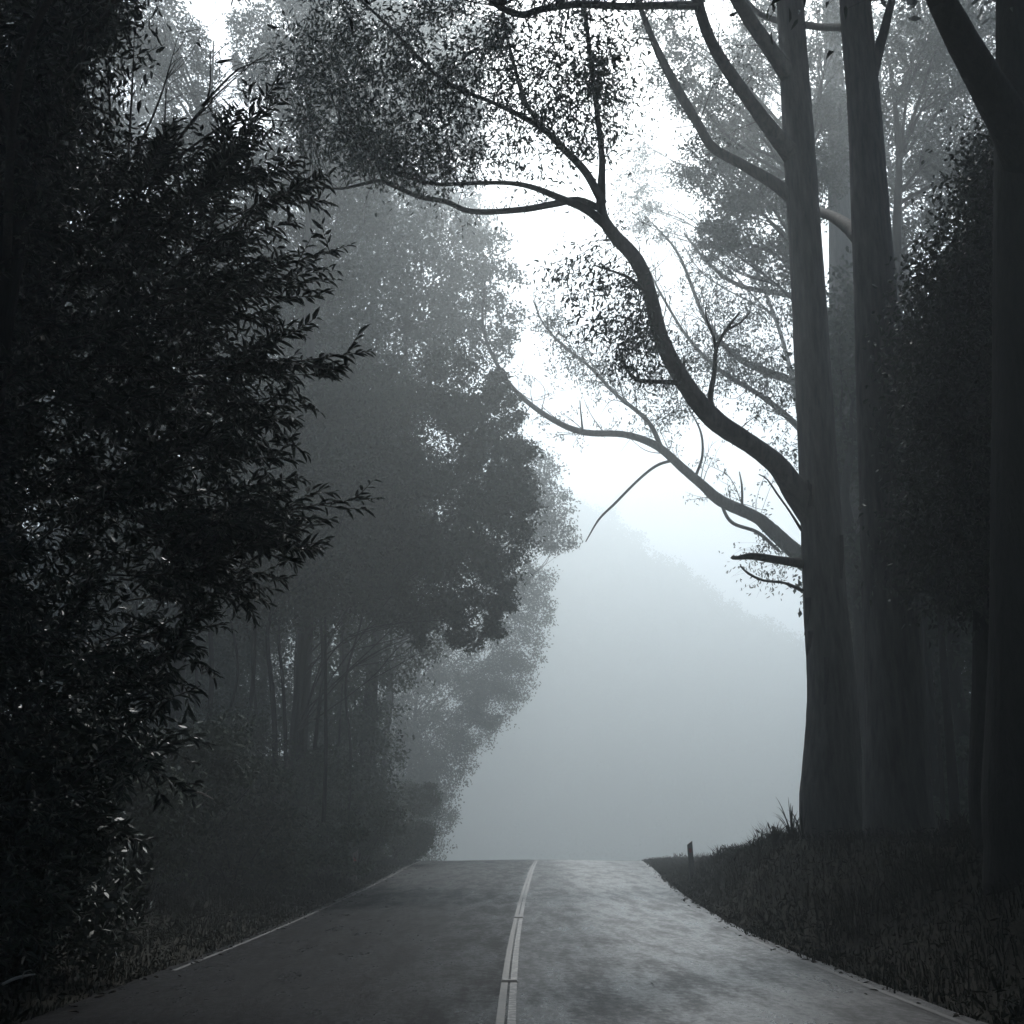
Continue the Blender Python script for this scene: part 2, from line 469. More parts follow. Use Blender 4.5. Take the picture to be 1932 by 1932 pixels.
B1b = limb(t1, [(1136, 395, 19.6), (1090, 378, 19.8), (1040, 386, 20), (980, 396, 20.2), (890, 399, 20.4), (840, 380, 20.4), (790, 371, 20.4), (720, 342, 20.2), (690, 346, 20), (640, 356, 19.8), (580, 350, 19.5)], [14, 15, 14, 13, 12, 11, 10, 9, 7, 5, 3])
B1c = limb(t1, [(1138, 385, 19.6), (1105, 325, 19.2), (1060, 278, 18.8), (1020, 240, 18.4), (940, 198, 18), (850, 160, 17.6), (790, 110, 17.2), (740, 55, 16.8), (680, 0, 16.4), (600, -80, 16)], [18, 17, 15, 14, 9, 8, 8, 7, 6, 4])
B1d = limb(t1, [(1022, 242, 18.4), (990, 190, 18.4), (972, 130, 18.4), (955, 60, 18.4), (945, -20, 18.2)], [10, 9, 8, 7, 5])
limb(t1, [(1347, 792, 21), (1340, 752, 20.9), (1348, 700, 20.8), (1352, 655, 20.6), (1372, 620, 20.5), (1395, 590, 20.4)], [16, 11, 9, 8, 6, 4])
limb(t1, [(1352, 662, 20.6), (1346, 635, 20.5), (1334, 605, 20.4), (1330, 580, 20.3)], [8, 6, 4, 2])
limb(t1, [(1372, 622, 20.5), (1398, 608, 20.4), (1415, 590, 20.4)], [6, 4, 2])
limb(t1, [(1290, 722, 20.7), (1240, 720, 20.4), (1200, 716, 20.2), (1180, 690, 20), (1165, 650, 20)], [12, 9, 8, 6, 4])
limb(t1, [(1230, 565, 20.2), (1195, 530, 20), (1165, 515, 19.9), (1120, 500, 19.8)], [9, 7, 5, 3])
B5 = limb(t1, [(1500, 375, 22), (1455, 342, 22.2), (1400, 310, 22.4), (1345, 278, 22.6), (1318, 235, 22.6), (1285, 180, 22.6), (1248, 110, 22.4), (1222, 50, 22.2), (1195, -20, 22)], [34, 27, 22, 20, 19, 20, 17, 13, 9])
B6 = limb(t1, [(1500, 300, 22), (1465, 258, 21.6), (1425, 205, 21.2), (1375, 135, 20.8), (1340, 75, 20.4), (1318, 10, 20), (1300, -80, 19.4), (1270, -200, 18.6)], [44, 36, 30, 28, 25, 24, 20, 12])
B7 = limb(t1, [(1498, 160, 22), (1455, 95, 21.6), (1410, 30, 21.2), (1370, -40, 20.8), (1310, -180, 20)], [40, 34, 30, 27, 14])
B8 = limb(t1, [(1318, 10, 20), (1250, 10, 19), (1180, 12, 18), (1090, 8, 17), (1020, 18, 16.3), (985, 28, 16), (945, 14, 15.6), (905, -15, 15)], [20, 17, 16, 16, 15, 15, 14, 9])
limb(t1, [(1510, 1062, 22), (1480, 1058, 21.5), (1440, 1052, 21.2), (1415, 1049, 21.1), (1388, 1053, 21), (1382, 1050, 21)], [20, 16, 15, 13, 7, 10], name="broken_stub")
limb(t1, [(1515, 1115, 22), (1480, 1100, 21.6), (1440, 1095, 21.3), (1412, 1082, 21.2), (1397, 1068, 21.1)], [8, 5, 5, 5, 3])
limb(t1, [(1512, 1000, 22), (1490, 965, 21.7), (1465, 930, 21.6), (1448, 905, 21.6), (1432, 895, 21.5)], [6, 4, 4, 3, 2])
src = np.vstack([B1[-60:], B1a, B1b[20:], B1c, B1d])
def fine_twigs(g, gl, P, n, l0, l1, r=.012, up=.5, leafy=10, L=.11, spread=.8):
    """bare and half bare twigs that fork off a limb"""
    for _ in range(n):
        k = random.randrange(len(P) // 5, len(P) - 1)
        T = norm(P[k + 1] - P[k - 1]); d = norm(T * .7 + rng.normal(0, spread, 3) + np.array([0, 0, up]))
        l = random.uniform(l0, l1)
        a = P[k]; b = a + d * l * .5 + rng.normal(0, .06, 3) * l; c = b + norm(d + rng.normal(0, .45, 3)) * l * .5
        Q, _ = tube(g, np.array([a, b, c]), [r, r * .65, r * .25], 4, .12)
        for q in range(3):
            e0 = Q[random.randrange(len(Q) // 3, len(Q))]
            d2 = norm(d + rng.normal(0, .6, 3)); e1 = e0 + d2 * l * random.uniform(.25, .5)
            tube(g, np.array([e0, (e0 + e1) / 2 + rng.normal(0, .04, 3), e1]), [r * .5, r * .35, r * .18], 3, sm=False)
            if leafy and random.random() < .7:
                m = random.randrange(leafy // 2, leafy + 1)
                leaves(gl, e1 + rng.normal(0, .13, (m, 3)), rng.normal(0, .6, (m, 3)) + np.array([0, 0, -.5]), L * rng.uniform(.7, 1.2, m), .036 * L / .11 * rng.uniform(.7, 1.2, m))

gl, gt = Geo(), Geo()
c1 = np.vstack([
    poly_points([(560, 60), (700, 10), (900, 120), (980, 260), (1010, 320), (930, 345), (760, 340), (640, 300), (540, 260), (520, 120)], 120, 16.5, 20.5),
    poly_points([(560, -40), (1150, -40), (1190, 60), (1130, 200), (1060, 240), (900, 140), (700, 60), (560, 120)], 55, 15.5, 20),
    poly_points([(920, 40), (1180, 80), (1195, 220), (1130, 300), (960, 300)], 28, 17, 20),
    poly_points([(1140, 60), (1180, 160), (1200, 230), (1150, 260), (1110, 150)], 12, 18.5, 20)])
sprays(gl, gt, c1, src, 70, .12, .042, .30, droop=.5, twig_r=.009)
c2 = np.vstack([poly_points([(1010, 490), (1080, 480), (1150, 500), (1215, 560), (1225, 640), (1180, 640), (1080, 590)], 22, 19.4, 20.6),
                poly_points([(1090, 600), (1200, 630), (1270, 690), (1260, 730), (1170, 700)], 20, 19.4, 20.6)])
sprays(gl, gt, c2, B1[40:], 44, .12, .044, .25, droop=.5, twig_r=.008)
fine_twigs(gt, gl, B1, 34, .4, 1.5, .013); fine_twigs(gt, gl, B1b, 22, .3, 1.1, .009); fine_twigs(gt, gl, B1a, 16, .3, 1.0, .008)
for Bq in (B5, B6, B7, B8): fine_twigs(gt, gl, Bq, 16, .5, 1.7, .014, .3)
gl.build("foliage", M_LEAF_GUM, t1); gt.build("twigs", M_TWIG, t1, True)
# unseen upper crown of this tree, spread over the road for shade
gl, gt = Geo(), Geo()
top_src = np.vstack([B6[-40:], B7[-40:], B8, B1c[-20:]])
ct = np.stack([rng.uniform(-6.5, 6, 420), rng.uniform(7, 19, 420), rng.uniform(13, 18, 420)], -1)
ct = ct[(ct[:, 2] - CAM_H) / ct[:, 1] > .95]
sprays(gl, gt, ct, top_src, 60, .16, .06, .7, droop=.4, twig_r=.015)
gl.build("foliage", M_LEAF_GUM, t1); gt.build("twigs", M_TWIG, t1, True)

B_ = lambda x, y, z, r, h=None: (np.array((x, y, z), float), np.array((r, r, h or r * .65), float))
def shade_crown(root, blobs, src, per=210):  # unseen leaf masses above the picture, placed to keep sun off the near air
    gl, gt = Geo(), Geo()
    crown_leaves(gl, blobs, per, .32, .14, .5, .1)
    for c, r in blobs:
        s_ = src[np.argmin(np.linalg.norm(src - c, axis=1))]
        tube(gt, np.array([s_, (s_ + c) / 2 + (0, 0, .4), c]), [.16, .10, .03], 6, .4)
        for _ in range(4):
            e = c + norm(rng.normal(0, 1, 3)) * r * .9
            tube(gt, np.array([c, (c + e) / 2 + (0, 0, .2), e]), [.04, .03, .01], 4, .5)
    gl.build("crown", M_LEAF_GUM, root); gt.build("branches", M_BARK, root, True)
shade_crown(t1, [B_(6, 16, 19.5, 3.5), B_(3, 18, 21.5, 3.5), B_(8, 21, 24.5, 4), B_(4, 23, 26, 4), B_(1, 20, 23, 3.5), B_(7, 27, 29, 4), B_(2, 27, 29, 4), B_(-1, 23.5, 26, 3.5)], np.vstack([trunk1[-4:], B6[-20:], B7[-20:]]))

def bark_strips(root, spots):
    for px, py, Y, l in spots:
        a = at(px, py, Y); k = 8
        t = np.linspace(0, 1, k)[:, None]
        P = a + np.array([random.choice([-1, -.6]) * .14, -.12, 0]) * t ** 1.5 + np.array([0, 0, -l]) * t
        sd = norm(np.array([.6, -.5, 0])); w = (.05 * (1 - t * .8) + .008)
        tw = np.sin(t * 4 + px) * .03
        V = np.stack([P - sd * w + (0, 0, 0), P + sd * w + np.array([0, 1, 0]) * tw], 1).reshape(-1, 3)
        g = Geo(); g.add(V, [[2 * q, 2 * q + 1, 2 * q + 3, 2 * q + 2] for q in range(k - 1)])
        o = g.build("bark_strip", M_BARK_DARK, root)
        md = o.modifiers.new("thick", 'SOLIDIFY'); md.thickness = .012
bark_strips(t1, [(1524, 1128, 21.7, .75), (1530, 1190, 21.6, .5), (1586, 1010, 21.7, .9), (1560, 1240, 21.45, .9), (1528, 905, 21.7, .6)])

# --- second trunk
b2 = at(1697, 1580, 19.5); b2[2] = float(gz(b2[0], b2[1]))
t2 = thing("gum_tree", b2, "second tall gum with a broad dark trunk, just right of the arching one", "tree")
TR2 = [(1698, 1560, 19.5), (1688, 1300, 19.5), (1674, 1000, 19.5), (1662, 750, 19.5), (1652, 560, 19.5), (1642, 400, 19.5), (1630, 200, 19.5), (1613, 0, 19.5), (1600, -250, 19.5), (1590, -500, 19.8)]
_, trunk2 = trunk_mesh(t2, TR2, [120, 108, 98, 92, 84, 78, 68, 66, 56, 30], M_BARK)
limb(t2, [(1640, 470, 19.5), (1605, 432, 20.6), (1570, 408, 22.0), (1535, 395, 23.2), (1490, 360, 24)], [44, 30, 22, 20, 14])
limb(t2, [(1640, 150, 19.5), (1662, 80, 19.3), (1680, 10, 19), (1700, -70, 18.6)], [34, 22, 18, 12])
limb(t2, [(1620, 50, 19.5), (1575, 52, 21.2), (1525, 48, 22.9), (1440, 30, 23.6), (1400, -10, 24)], [24, 16, 15, 12, 8])
gl, gt = Geo(), Geo()
L2 = px_path([(1690, -60, 18.6), (1600, -250, 19.5), (1613, -40, 19.5), (1595, -400, 19.6)])
ct = np.stack([rng.uniform(3, 12, 200), rng.uniform(12, 24, 200), rng.uniform(17, 21, 200)], -1)
ct = ct[(ct[:, 2] - CAM_H) / ct[:, 1] > .95]
sprays(gl, gt, ct, np.vstack([L2]), 60, .16, .06, .7, droop=.4, twig_r=.015)
gl.build("foliage", M_LEAF_GUM, t2); gt.build("twigs", M_TWIG, t2, True)

shade_crown(t2, [B_(10, 17, 20, 4), B_(11, 23, 26, 4), B_(14, 18, 19, 4), B_(13, 28, 29, 4), B_(16, 24, 22, 4)], trunk2[-4:])

# --- tall gum added on the left for shade, trunk behind the near dark tree
b6 = np.array([-9.5, 20, 0]); b6[2] = float(gz(b6[0], b6[1]))
t6 = thing("gum_tree", b6, "tall gum added behind the near dark broadleaf tree, its unseen crown shading the road", "tree")
g = Geo(); trunk6, _ = tube(g, np.array([b6 + (0, 0, -.3), b6 + (.1, 0, 8), b6 + (.4, 0, 16), b6 + (.8, .5, 24), b6 + (1, 1, 28)]), [.6, .45, .36, .22, .08], 16, .3, .02)
g.build("trunk", M_BARK, t6, True)
shade_crown(t6, [B_(-5, 17, 23, 4), B_(-9, 17, 23, 4), B_(-3, 22, 27.5, 4), B_(-8, 22, 28, 4), B_(-5, 27, 32, 4), B_(-13, 17, 23, 4), B_(-13, 24, 29, 4), B_(-1, 18, 23, 3.5), B_(-1, 27, 32, 4)], trunk6[-40:])

# ------------------------------------------------------------------ generic crowns
def blob(px, py, r, Y, ry=None, deep=1.0):
    c = at(px, py, Y); k = r / FPX * Y * 1.05
    return c, np.array([k, k * deep, (ry or r) / FPX * Y * 1.05])

def far_tree(label, px_base, Y, blobs, width, mat=M_LEAF_FAR, per=700, L=.2, W=.09, bark=M_BARK_DARK, group=None, name="forest_tree", x=None, shell=.55, clump=.34):
    xb = (px_base - 966) / FPX * Y * .97 if x is None else x
    base = np.array([xb, Y, float(gz(xb, Y))])
    t = thing(name, base, label, "tree", group)
    bl = [blob(*b) for b in blobs]
    cs = np.array([b[0] for b in bl])
    topz = np.quantile(cs[:, 2], .8)
    topx = np.median(cs[:, 0]); topy = np.median(cs[:, 1])
    hgt = topz - base[2]
    sw = rng.normal(0, 1, (6, 2)) * np.array([0, .10, .18, .22, .2, .15])[:, None] * min(1.0, hgt / 12)
    tp = np.array([[xb + (topx - xb) * f, Y + (topy - Y) * f, base[2] - .3 + (hgt + .3) * h] for f, h in [(0, 0), (.03, .3), (.10, .5), (.22, .7), (.36, .86), (.45, 1)]])
    tp[:, :2] += sw
    g = Geo(); P, r = tube(g, tp, [width * .6, width * .47, width * .4, width * .32, width * .2, width * .06], 10, .4, .03)
    for c, r_ in bl:
        hd = np.linalg.norm(P[:, :2] - c[:2], axis=1)
        zz = np.abs(P[:, 2] - (c[2] - .9 * hd)); zz[:int(len(P) * .3)] += 50; zz[int(len(P) * .84):] += 50
        s = P[np.argmin(zz)]
        mid = s * .55 + c * .45 + rng.normal(0, .06, 3) * np.linalg.norm(c - s) + np.array([0, 0, .05 * np.linalg.norm(c - s)])
        m2 = mid * .4 + c * .6 + rng.normal(0, .05, 3) * np.linalg.norm(c - s)
        tube(g, np.array([s, mid, m2, c]), [width * .16, width * .1, width * .06, width * .02], 5, .3)
        for _ in range(3):
            e = c + norm(rng.normal(0, 1, 3)) * r_ * .85
            tube(g, np.array([mid, (mid + e) / 2 + rng.normal(0, .12, 3), e]), [width * .06, width * .04, width * .015], 4, .4)
    g.build("trunk", bark, t, True)
    g = Geo(); crown_leaves(g, bl, per, L, W, clump, shell)
    g.build("crown", mat, t)
    return t

# --- the pale gum behind the arching one, with the low drooping limb
Y3 = 46.5
b3 = np.array([(1592 - 966) / FPX * Y3, Y3, 0]); b3[2] = float(gz(b3[0], Y3))
t3 = thing("gum_tree", b3, "paler gum half hidden between the two big trunks, with a long low limb reaching left", "tree")
trunk_mesh(t3, [(1597, 1560, Y3), (1598, 1300, Y3), (1597, 1000, Y3), (1592, 700, Y3), (1586, 450, Y3), (1578, 200, Y3), (1565, 0, Y3), (1555, -150, Y3)], [66, 62, 58, 54, 48, 40, 30, 16], M_BARK, n=16)
P2 = limb(t3, [(1592, 1110, Y3), (1500, 1040, 45.0), (1450, 995, 44.4), (1425, 975, 44.2), (1360, 945, 44.0), (1325, 915, 43.8), (1290, 885, 43.5), (1240, 842, 43.5), (1180, 820, 43.5), (1100, 815, 43.5), (1040, 790, 43.5), (980, 745, 43.5), (942, 695, 43.5), (912, 620, 43.5), (914, 535, 43.5)],
          [44, 32, 26, 22, 22, 18, 17, 15, 13, 13, 11, 9, 8, 6, 3])
P2a = limb(t3, [(1250, 850, 43.5), (1222, 795, 43.5), (1160, 742, 43.5), (1110, 690, 43.5), (1060, 650, 43.5), (1025, 610, 43.5), (1005, 565, 43.5)], [10, 9, 7, 6, 5, 4, 2])
limb(t3, [(1272, 868, 43.5), (1240, 878, 43.5), (1205, 905, 43.5), (1160, 950, 43.5), (1130, 980, 43.5), (1105, 1022, 43.5)], [6, 6, 5, 5, 4, 2])
limb(t3, [(1312, 900, 43.8), (1325, 860, 43.5), (1322, 815, 43.5), (1300, 770, 43.5)], [6, 5, 4, 2])
limb(t3, [(1358, 945, 44.0), (1380, 985, 44.2), (1430, 1005, 44.4), (1470, 1040, 44.7)], [6, 7, 7, 6])
P3 = limb(t3, [(1590, 900, Y3), (1505, 805, 45.6), (1440, 750, 45.0), (1360, 700, 44.4), (1300, 640, 43.8), (1250, 560, 43.5), (1220, 500, 43.2)], [20, 13, 10, 9, 6, 5, 3])
P4 = limb(t3, [(1585, 770, Y3), (1500, 722, 45.9), (1430, 695, 45.3), (1380, 665, 45.0), (1330, 600, 44.4), (1280, 480, 43.8), (1230, 420, 43.5)], [26, 18, 14, 10, 8, 6, 3])
P5 = limb(t3, [(1584, 600, Y3), (1500, 560, 45.9), (1400, 540, 45.3), (1340, 500, 45.0), (1290, 440, 44.7)], [20, 14, 9, 7, 4])
limb(t3, [(1100, 815, 43.5), (1096, 780, 43.5), (1094, 755, 43.5)], [4, 3, 2]); limb(t3, [(1400, 960, 44.1), (1400, 920, 44.0), (1395, 890, 43.8)], [5, 4, 2])
gl, gt = Geo(), Geo()
c3 = np.vstack([poly_points([(1240, 640), (1330, 620), (1500, 580), (1500, 800), (1460, 800), (1360, 740), (1290, 800), (1180, 720), (1080, 680)], 85, 42.7, 46.5),
                poly_points([(1060, 560), (1160, 700), (1260, 800), (1200, 790), (1060, 690), (1000, 580)], 22, 42.7, 45),
                poly_points([(1300, 460), (1500, 470), (1500, 620), (1360, 620)], 50, 43.5, 47),
                poly_points([(1420, 1000), (1490, 1050), (1480, 1110), (1400, 1070)], 6, 43.5, 45),
                poly_points([(1480, 820), (1500, 880), (1440, 860)], 4, 43.5, 45)])
sprays(gl, gt, c3, np.vstack([P2[20:], P2a, P3, P4, P5]), 62, .17, .065, .5, droop=.5, twig_r=.011)
for Bq, nq in ((P2, 46), (P2a, 26), (P3, 36), (P4, 36), (P5, 22)): fine_twigs(gt, gl, Bq, nq, .8, 2.6, .022, .6, 12, .16)
gl.build("foliage", M_LEAF_GUM, t3); gt.build("twigs", M_TWIG, t3, True)

# --- crowns behind the big trunks
far_tree("fog grey gum whose crown fills the gap left of the big trunks", 1650, 40,
         [(1330, 310, 55, 40), (1385, 340, 80, 40), (1430, 410, 75, 41), (1380, 420, 60, 40), (1450, 300, 60, 41), (1460, 500, 55, 41), (1400, 250, 55, 41), (1520, 360, 70, 41), (1540, 250, 80, 42), (1350, 450, 40, 40)],
         .55, M_LEAF_GUM, per=1700, L=.18, W=.08)
far_tree("pale gum crown hanging faintly in the bright opening", 1600, 62,
         [(1225, 330, 48, 62), (1200, 400, 45, 62), (1240, 420, 40, 62), (1210, 270, 35, 62), (1190, 350, 35, 62)], .4, M_LEAF_GUM, per=500, L=.2, W=.08)
far_tree("gum crown with bright gaps between the second trunk and the dark creeper", 1760, 34,
         [(1720, 90, 75, 34), (1790, 140, 75, 34), (1700, 220, 70, 35), (1790, 290, 75, 34), (1730, 340, 65, 35), (1850, 100, 80, 35), (1860, 240, 80, 35), (1760, 20, 70, 34), (1740, 440, 50, 35), (1800, 420, 55, 34), (1690, 500, 45, 35), (1850, 0, 80, 35)],
         .5, M_LEAF_GUM, per=1900, L=.15, W=.065)
far_tree("gum crown seen between the two big trunks near the top", 1640, 37,
         [(1560, 100, 55, 37), (1570, 200, 55, 37), (1560, 320, 55, 37), (1430, 120, 60, 37), (1440, 30, 60, 37), (1270, 120, 50, 36), (1310, 170, 55, 36), (1370, 210, 55, 37), (1250, 40, 60, 36), (1580, 10, 60, 37), (1400, 240, 50, 37)],
         .5, M_LEAF_GUM, per=1700, L=.16, W=.07)

# --- black trunk at the right border with a slanting limb
b4 = np.array([6.3, 13.5, 0]); b4[0] = (1925 - 966) / FPX * 13.5; b4[2] = float(gz(b4[0], b4[1]))
t4 = thing("leaning_gum_tree", b4, "black gum at the right border with a heavy limb slanting up to the left", "tree")
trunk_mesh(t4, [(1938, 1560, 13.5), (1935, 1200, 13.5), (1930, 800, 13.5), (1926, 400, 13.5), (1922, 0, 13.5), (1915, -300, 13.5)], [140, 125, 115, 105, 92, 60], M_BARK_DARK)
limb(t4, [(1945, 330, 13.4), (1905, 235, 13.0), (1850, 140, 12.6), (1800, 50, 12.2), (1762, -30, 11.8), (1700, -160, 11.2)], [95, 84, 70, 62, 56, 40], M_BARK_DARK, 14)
gl, gt = Geo(), Geo()  # unseen overhead foliage, added to this gum to darken the air below
ct = np.stack([rng.uniform(1.5, 9, 230), rng.uniform(5, 15, 230), rng.uniform(9, 13, 230)], -1)
ct = ct[(ct[:, 2] - CAM_H) / ct[:, 1] > .95]
sprays(gl, gt, ct, px_path([(1700, -160, 11.2), (1720, -120, 11.4), (1922, -50, 13.5), (1915, -280, 13.5)]), 70, .15, .055, .6, droop=.4, twig_r=.014)
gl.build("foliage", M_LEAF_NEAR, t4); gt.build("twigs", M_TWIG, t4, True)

# --- creeper-clad tree: the dark mass between the second trunk and the right border
b5 = np.array([(1860 - 966) / FPX * 16, 16, 0]); b5[2] = float(gz(b5[0], 16))
t5 = thing("creeper_clad_tree", b5, "dark tree smothered in creeper beside the right border", "tree")
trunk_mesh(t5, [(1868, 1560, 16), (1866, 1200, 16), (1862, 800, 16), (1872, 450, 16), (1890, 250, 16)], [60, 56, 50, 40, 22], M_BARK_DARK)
gl, gt = Geo(), Geo()
c5 = poly_points([(1880, 225), (1855, 260), (1815, 360), (1790, 470), (1735, 530), (1715, 600), (1720, 700), (1725, 1000), (1740, 1110), (1800, 1140), (1960, 1130), (1990, 600), (1960, 250)], 620, 15, 17.5)
c5b = poly_points([(1730, 640), (1735, 1100), (1960, 1120), (1960, 500), (1850, 450)], 200, 16.5, 18.5)
sprays(gl, gt, np.vstack([c5, c5b]), px_path([(1868, y, 16.3) for y in range(300, 1200, 60)]), 80, .10, .06, .26, droop=.6, twig_r=.008, flat=.9)
gl.build("creeper", M_LEAF_IVY, t5); gt.build("twigs", M_TWIG, t5, True)

# --- thin trunks and dim wood behind on the right
for k, (px, Y, w, lab) in enumerate([(1797, 24, .20, "thin dark sapling trunk between the second gum and the right border"),
                                     (1772, 30, .12, "spindly leaning stem beside the thin dark sapling"),
                                     (1640, 36, .5, "forest tree behind the base of the second gum"),
                                     (1830, 33, .5, "shaded forest tree behind the thin dark sapling"),
                                     (1930, 28, .5, "shaded forest tree behind the black gum at the right border"),
                                     (1720, 44, .5, "far forest tree in the wood behind the big gums")]):
    bl = []
    if k == 0: bl = [(1800, 900, 40, 24), (1790, 1000, 45, 24), (1810, 1080, 45, 24)]
    elif k == 1: bl = [(1760, 1010, 40, 30), (1780, 930, 40, 30)]
    else:
        for q in range(12): bl.append((px + random.uniform(-90, 110), random.uniform(560, 1180), random.uniform(60, 95), Y + random.uniform(-2, 2)))
        for q in range(5): bl.append((px + random.uniform(-10, 110), random.uniform(1380, 1560), random.uniform(45, 70), Y + random.uniform(-2, 2)))
    far_tree(lab, px, Y, bl, w, per=480, L=.26, W=.13)

for px, Y, label in [(1765, 38, "dense shrub mass behind the thin dark sapling"), (1700, 42, "shrub mass behind the base of the second gum"), (1835, 36, "dense shrub left of the black border gum, deep in shade"), (1900, 34, "shrub behind the black border gum"), (1980, 30, "shrub at the right border, deep in the wood")]:
    xb = (px - 966) / FPX * Y
    base = np.array([xb, Y, float(gz(xb, Y))])
    t = thing("understorey_tree", base, label.replace("shrub mass", "low tree").replace("shrub", "low tree"), "tree")
    g = Geo(); tube(g, np.array([base + (0, 0, -.2), base + (.1, 0, 2), base + (0, .1, 5), base + (.2, 0, 8)]), [.12, .09, .07, .02], 8, .4, .03); g.build("trunk", M_BARK_DARK, t, True)
    g = Geo(); crown_leaves(g, [(base + rng.uniform(-1, 1, 3) * np.array([1.1, 1, 0]) + np.array([0, 0, h]), np.array([1.5, 1.5, 1.1])) for h in np.arange(.6, 10, .75)], 230, .3, .16, .5, .2)
    g.build("crown", M_LEAF_FAR, t)

# ------------------------------------------------------------------ the wood on the left
far_tree("biggest grey crown bulging over the left side of the road", 540, 41,
         [(860, 730, 85, 39.4), (930, 800, 70, 39.4), (940, 880, 75, 38.8), (975, 950, 55, 38.8), (925, 1000, 85, 38.1), (885, 1090, 85, 38.1), (900, 1165, 55, 38.1), (800, 830, 120, 39.4), (790, 960, 120, 39.4), (770, 1080, 110, 39.4),
          (690, 760, 120, 40.8), (680, 900, 120, 40.8), (670, 1020, 110, 40.8), (960, 1120, 30, 38.1), (830, 1185, 45, 38.1), (600, 820, 110, 40.8), (590, 960, 110, 40.8), (940, 745, 45, 40.1), (985, 870, 35, 39.4)],
         .2, per=2500, L=.18, W=.075, clump=.24)
far_tree("paler crown lobe jutting out behind the biggest left crown", 720, 72,
         [(1010, 905, 50, 72), (1045, 960, 38, 72), (1055, 1015, 32, 72), (1015, 975, 50, 72), (980, 880, 60, 72), (960, 960, 70, 72), (1035, 1010, 35, 72), (950, 1060, 60, 72)],
         .4, per=620, L=.22, W=.10)
far_tree("misty low crown stepping down toward the road on the left", 770, 92,
         [(1015, 1090, 32, 92), (1000, 1150, 40, 92), (985, 1220, 42, 92), (960, 1280, 48, 92), (930, 1330, 48, 92), (890, 1370, 45, 92), (850, 1420, 45, 92), (900, 1250, 75, 92), (850, 1320, 70, 92), (960, 1140, 60, 92), (810, 1400, 60, 92), (790, 1480, 50, 92), (830, 1480, 40, 92), (815, 1540, 42, 92), (790, 1590, 45, 92), (750, 1560, 60, 92), (760, 1450, 70, 92), (780, 1250, 60, 92), (740, 1200, 60, 92), (800, 1190, 50, 92), (745, 1370, 60, 92), (750, 1430, 60, 92), (720, 1310, 70, 92), (690, 1200, 60, 92)],
         .4, per=620, L=.24, W=.11)
far_tree("misty upper crown edging the bright gap beside the arching limb", 700, 52,
         [(900, 470, 60, 52), (935, 530, 45, 52), (930, 600, 50, 52), (945, 650, 35, 52), (870, 560, 70, 52), (850, 460, 65, 52), (800, 520, 90, 52), (780, 630, 90, 52), (850, 650, 70, 52), (720, 560, 90, 52), (700, 470, 80, 52), (780, 420, 60, 52)],
         .42, per=640, L=.25, W=.115)
far_tree("dim crown behind the near dark sprays on the left", 540, 46,
         [(600, 600, 110, 46), (520, 690, 110, 46), (640, 700, 100, 46), (560, 500, 90, 46), (480, 560, 100, 46), (660, 560, 70, 46), (500, 830, 120, 46), (560, 400, 60, 46), (620, 440, 60, 46), (650, 380, 60, 46), (700, 400, 50, 46), (600, 340, 60, 46), (520, 440, 60, 46)],
         .4, per=640, L=.21, W=.095)
far_tree("blue grey treetop right of the bright notch in the sky", 560, 42,
         [(480, 60, 55, 42), (540, 40, 70, 42), (600, 90, 70, 42), (530, 130, 60, 42), (460, 110, 30, 42), (640, 30, 70, 42), (590, 180, 70, 42), (650, 150, 70, 42), (480, 160, 45, 42), (560, -40, 80, 42), (680, 230, 80, 42), (560, 260, 80, 42), (640, 300, 80, 42), (520, 330, 70, 42)],
         .45, per=1300, L=.2, W=.085)
far_tree("hazy treetop left of the bright notch in the sky", 330, 36,
         [(340, 90, 60, 36), (370, 150, 45, 36), (300, 30, 60, 36), (280, 130, 70, 36), (350, 220, 55, 36), (240, 60, 70, 36), (380, 200, 40, 36), (330, 280, 60, 36), (410, 260, 45, 36), (430, 330, 60, 36), (270, -40, 60, 36), (390, 400, 80, 36), (470, 440, 70, 36)],
         .42, per=1300, L=.18, W=.075)
far_tree("treetop showing white sky through it at the upper left corner", 120, 30,
         [(60, 60, 70, 30), (150, 40, 60, 30), (100, 150, 70, 30), (200, 130, 50, 30), (20, 180, 70, 30), (170, 230, 60, 30), (60, 280, 80, 30)],
         .4, per=1300, L=.16, W=.065)

far_tree("hazy grey crown showing behind the sparse leaves of the arching limb", 640, 58,
         [(700, 60, 80, 58), (780, 110, 80, 58), (740, 200, 80, 58), (820, 230, 75, 58), (680, 290, 70, 58), (790, 310, 60, 58), (860, 150, 60, 58), (850, 40, 70, 58), (880, 280, 40, 58), (760, 0, 80, 58), (700, 370, 60, 58), (900, 220, 35, 58), (930, 60, 45, 58)],
         .5, per=900, L=.26, W=.11)
far_tree("dim blue grey crown behind the bare twigs at the upper left", 150, 55,
         [(30, 40, 80, 55), (110, 100, 80, 55), (190, 60, 80, 55), (250, 160, 80, 55), (60, 200, 80, 55), (170, 230, 80, 55), (290, 250, 80, 55), (330, 130, 60, 55), (100, 320, 90, 55), (260, 340, 90, 55), (360, 330, 70, 55), (290, 60, 60, 55)],
         .5, per=620, L=.25, W=.105, clump=.28)
far_tree("pale far crown filling the sky between the arching limb and the notch", 600, 80,
         [(620, 330, 60, 80), (760, 380, 60, 80), (830, 400, 50, 80), (870, 360, 40, 80), (660, 420, 70, 80), (900, 420, 40, 80), (560, 380, 60, 80), (720, 460, 70, 80)],
         .5, per=500, L=.34, W=.15)
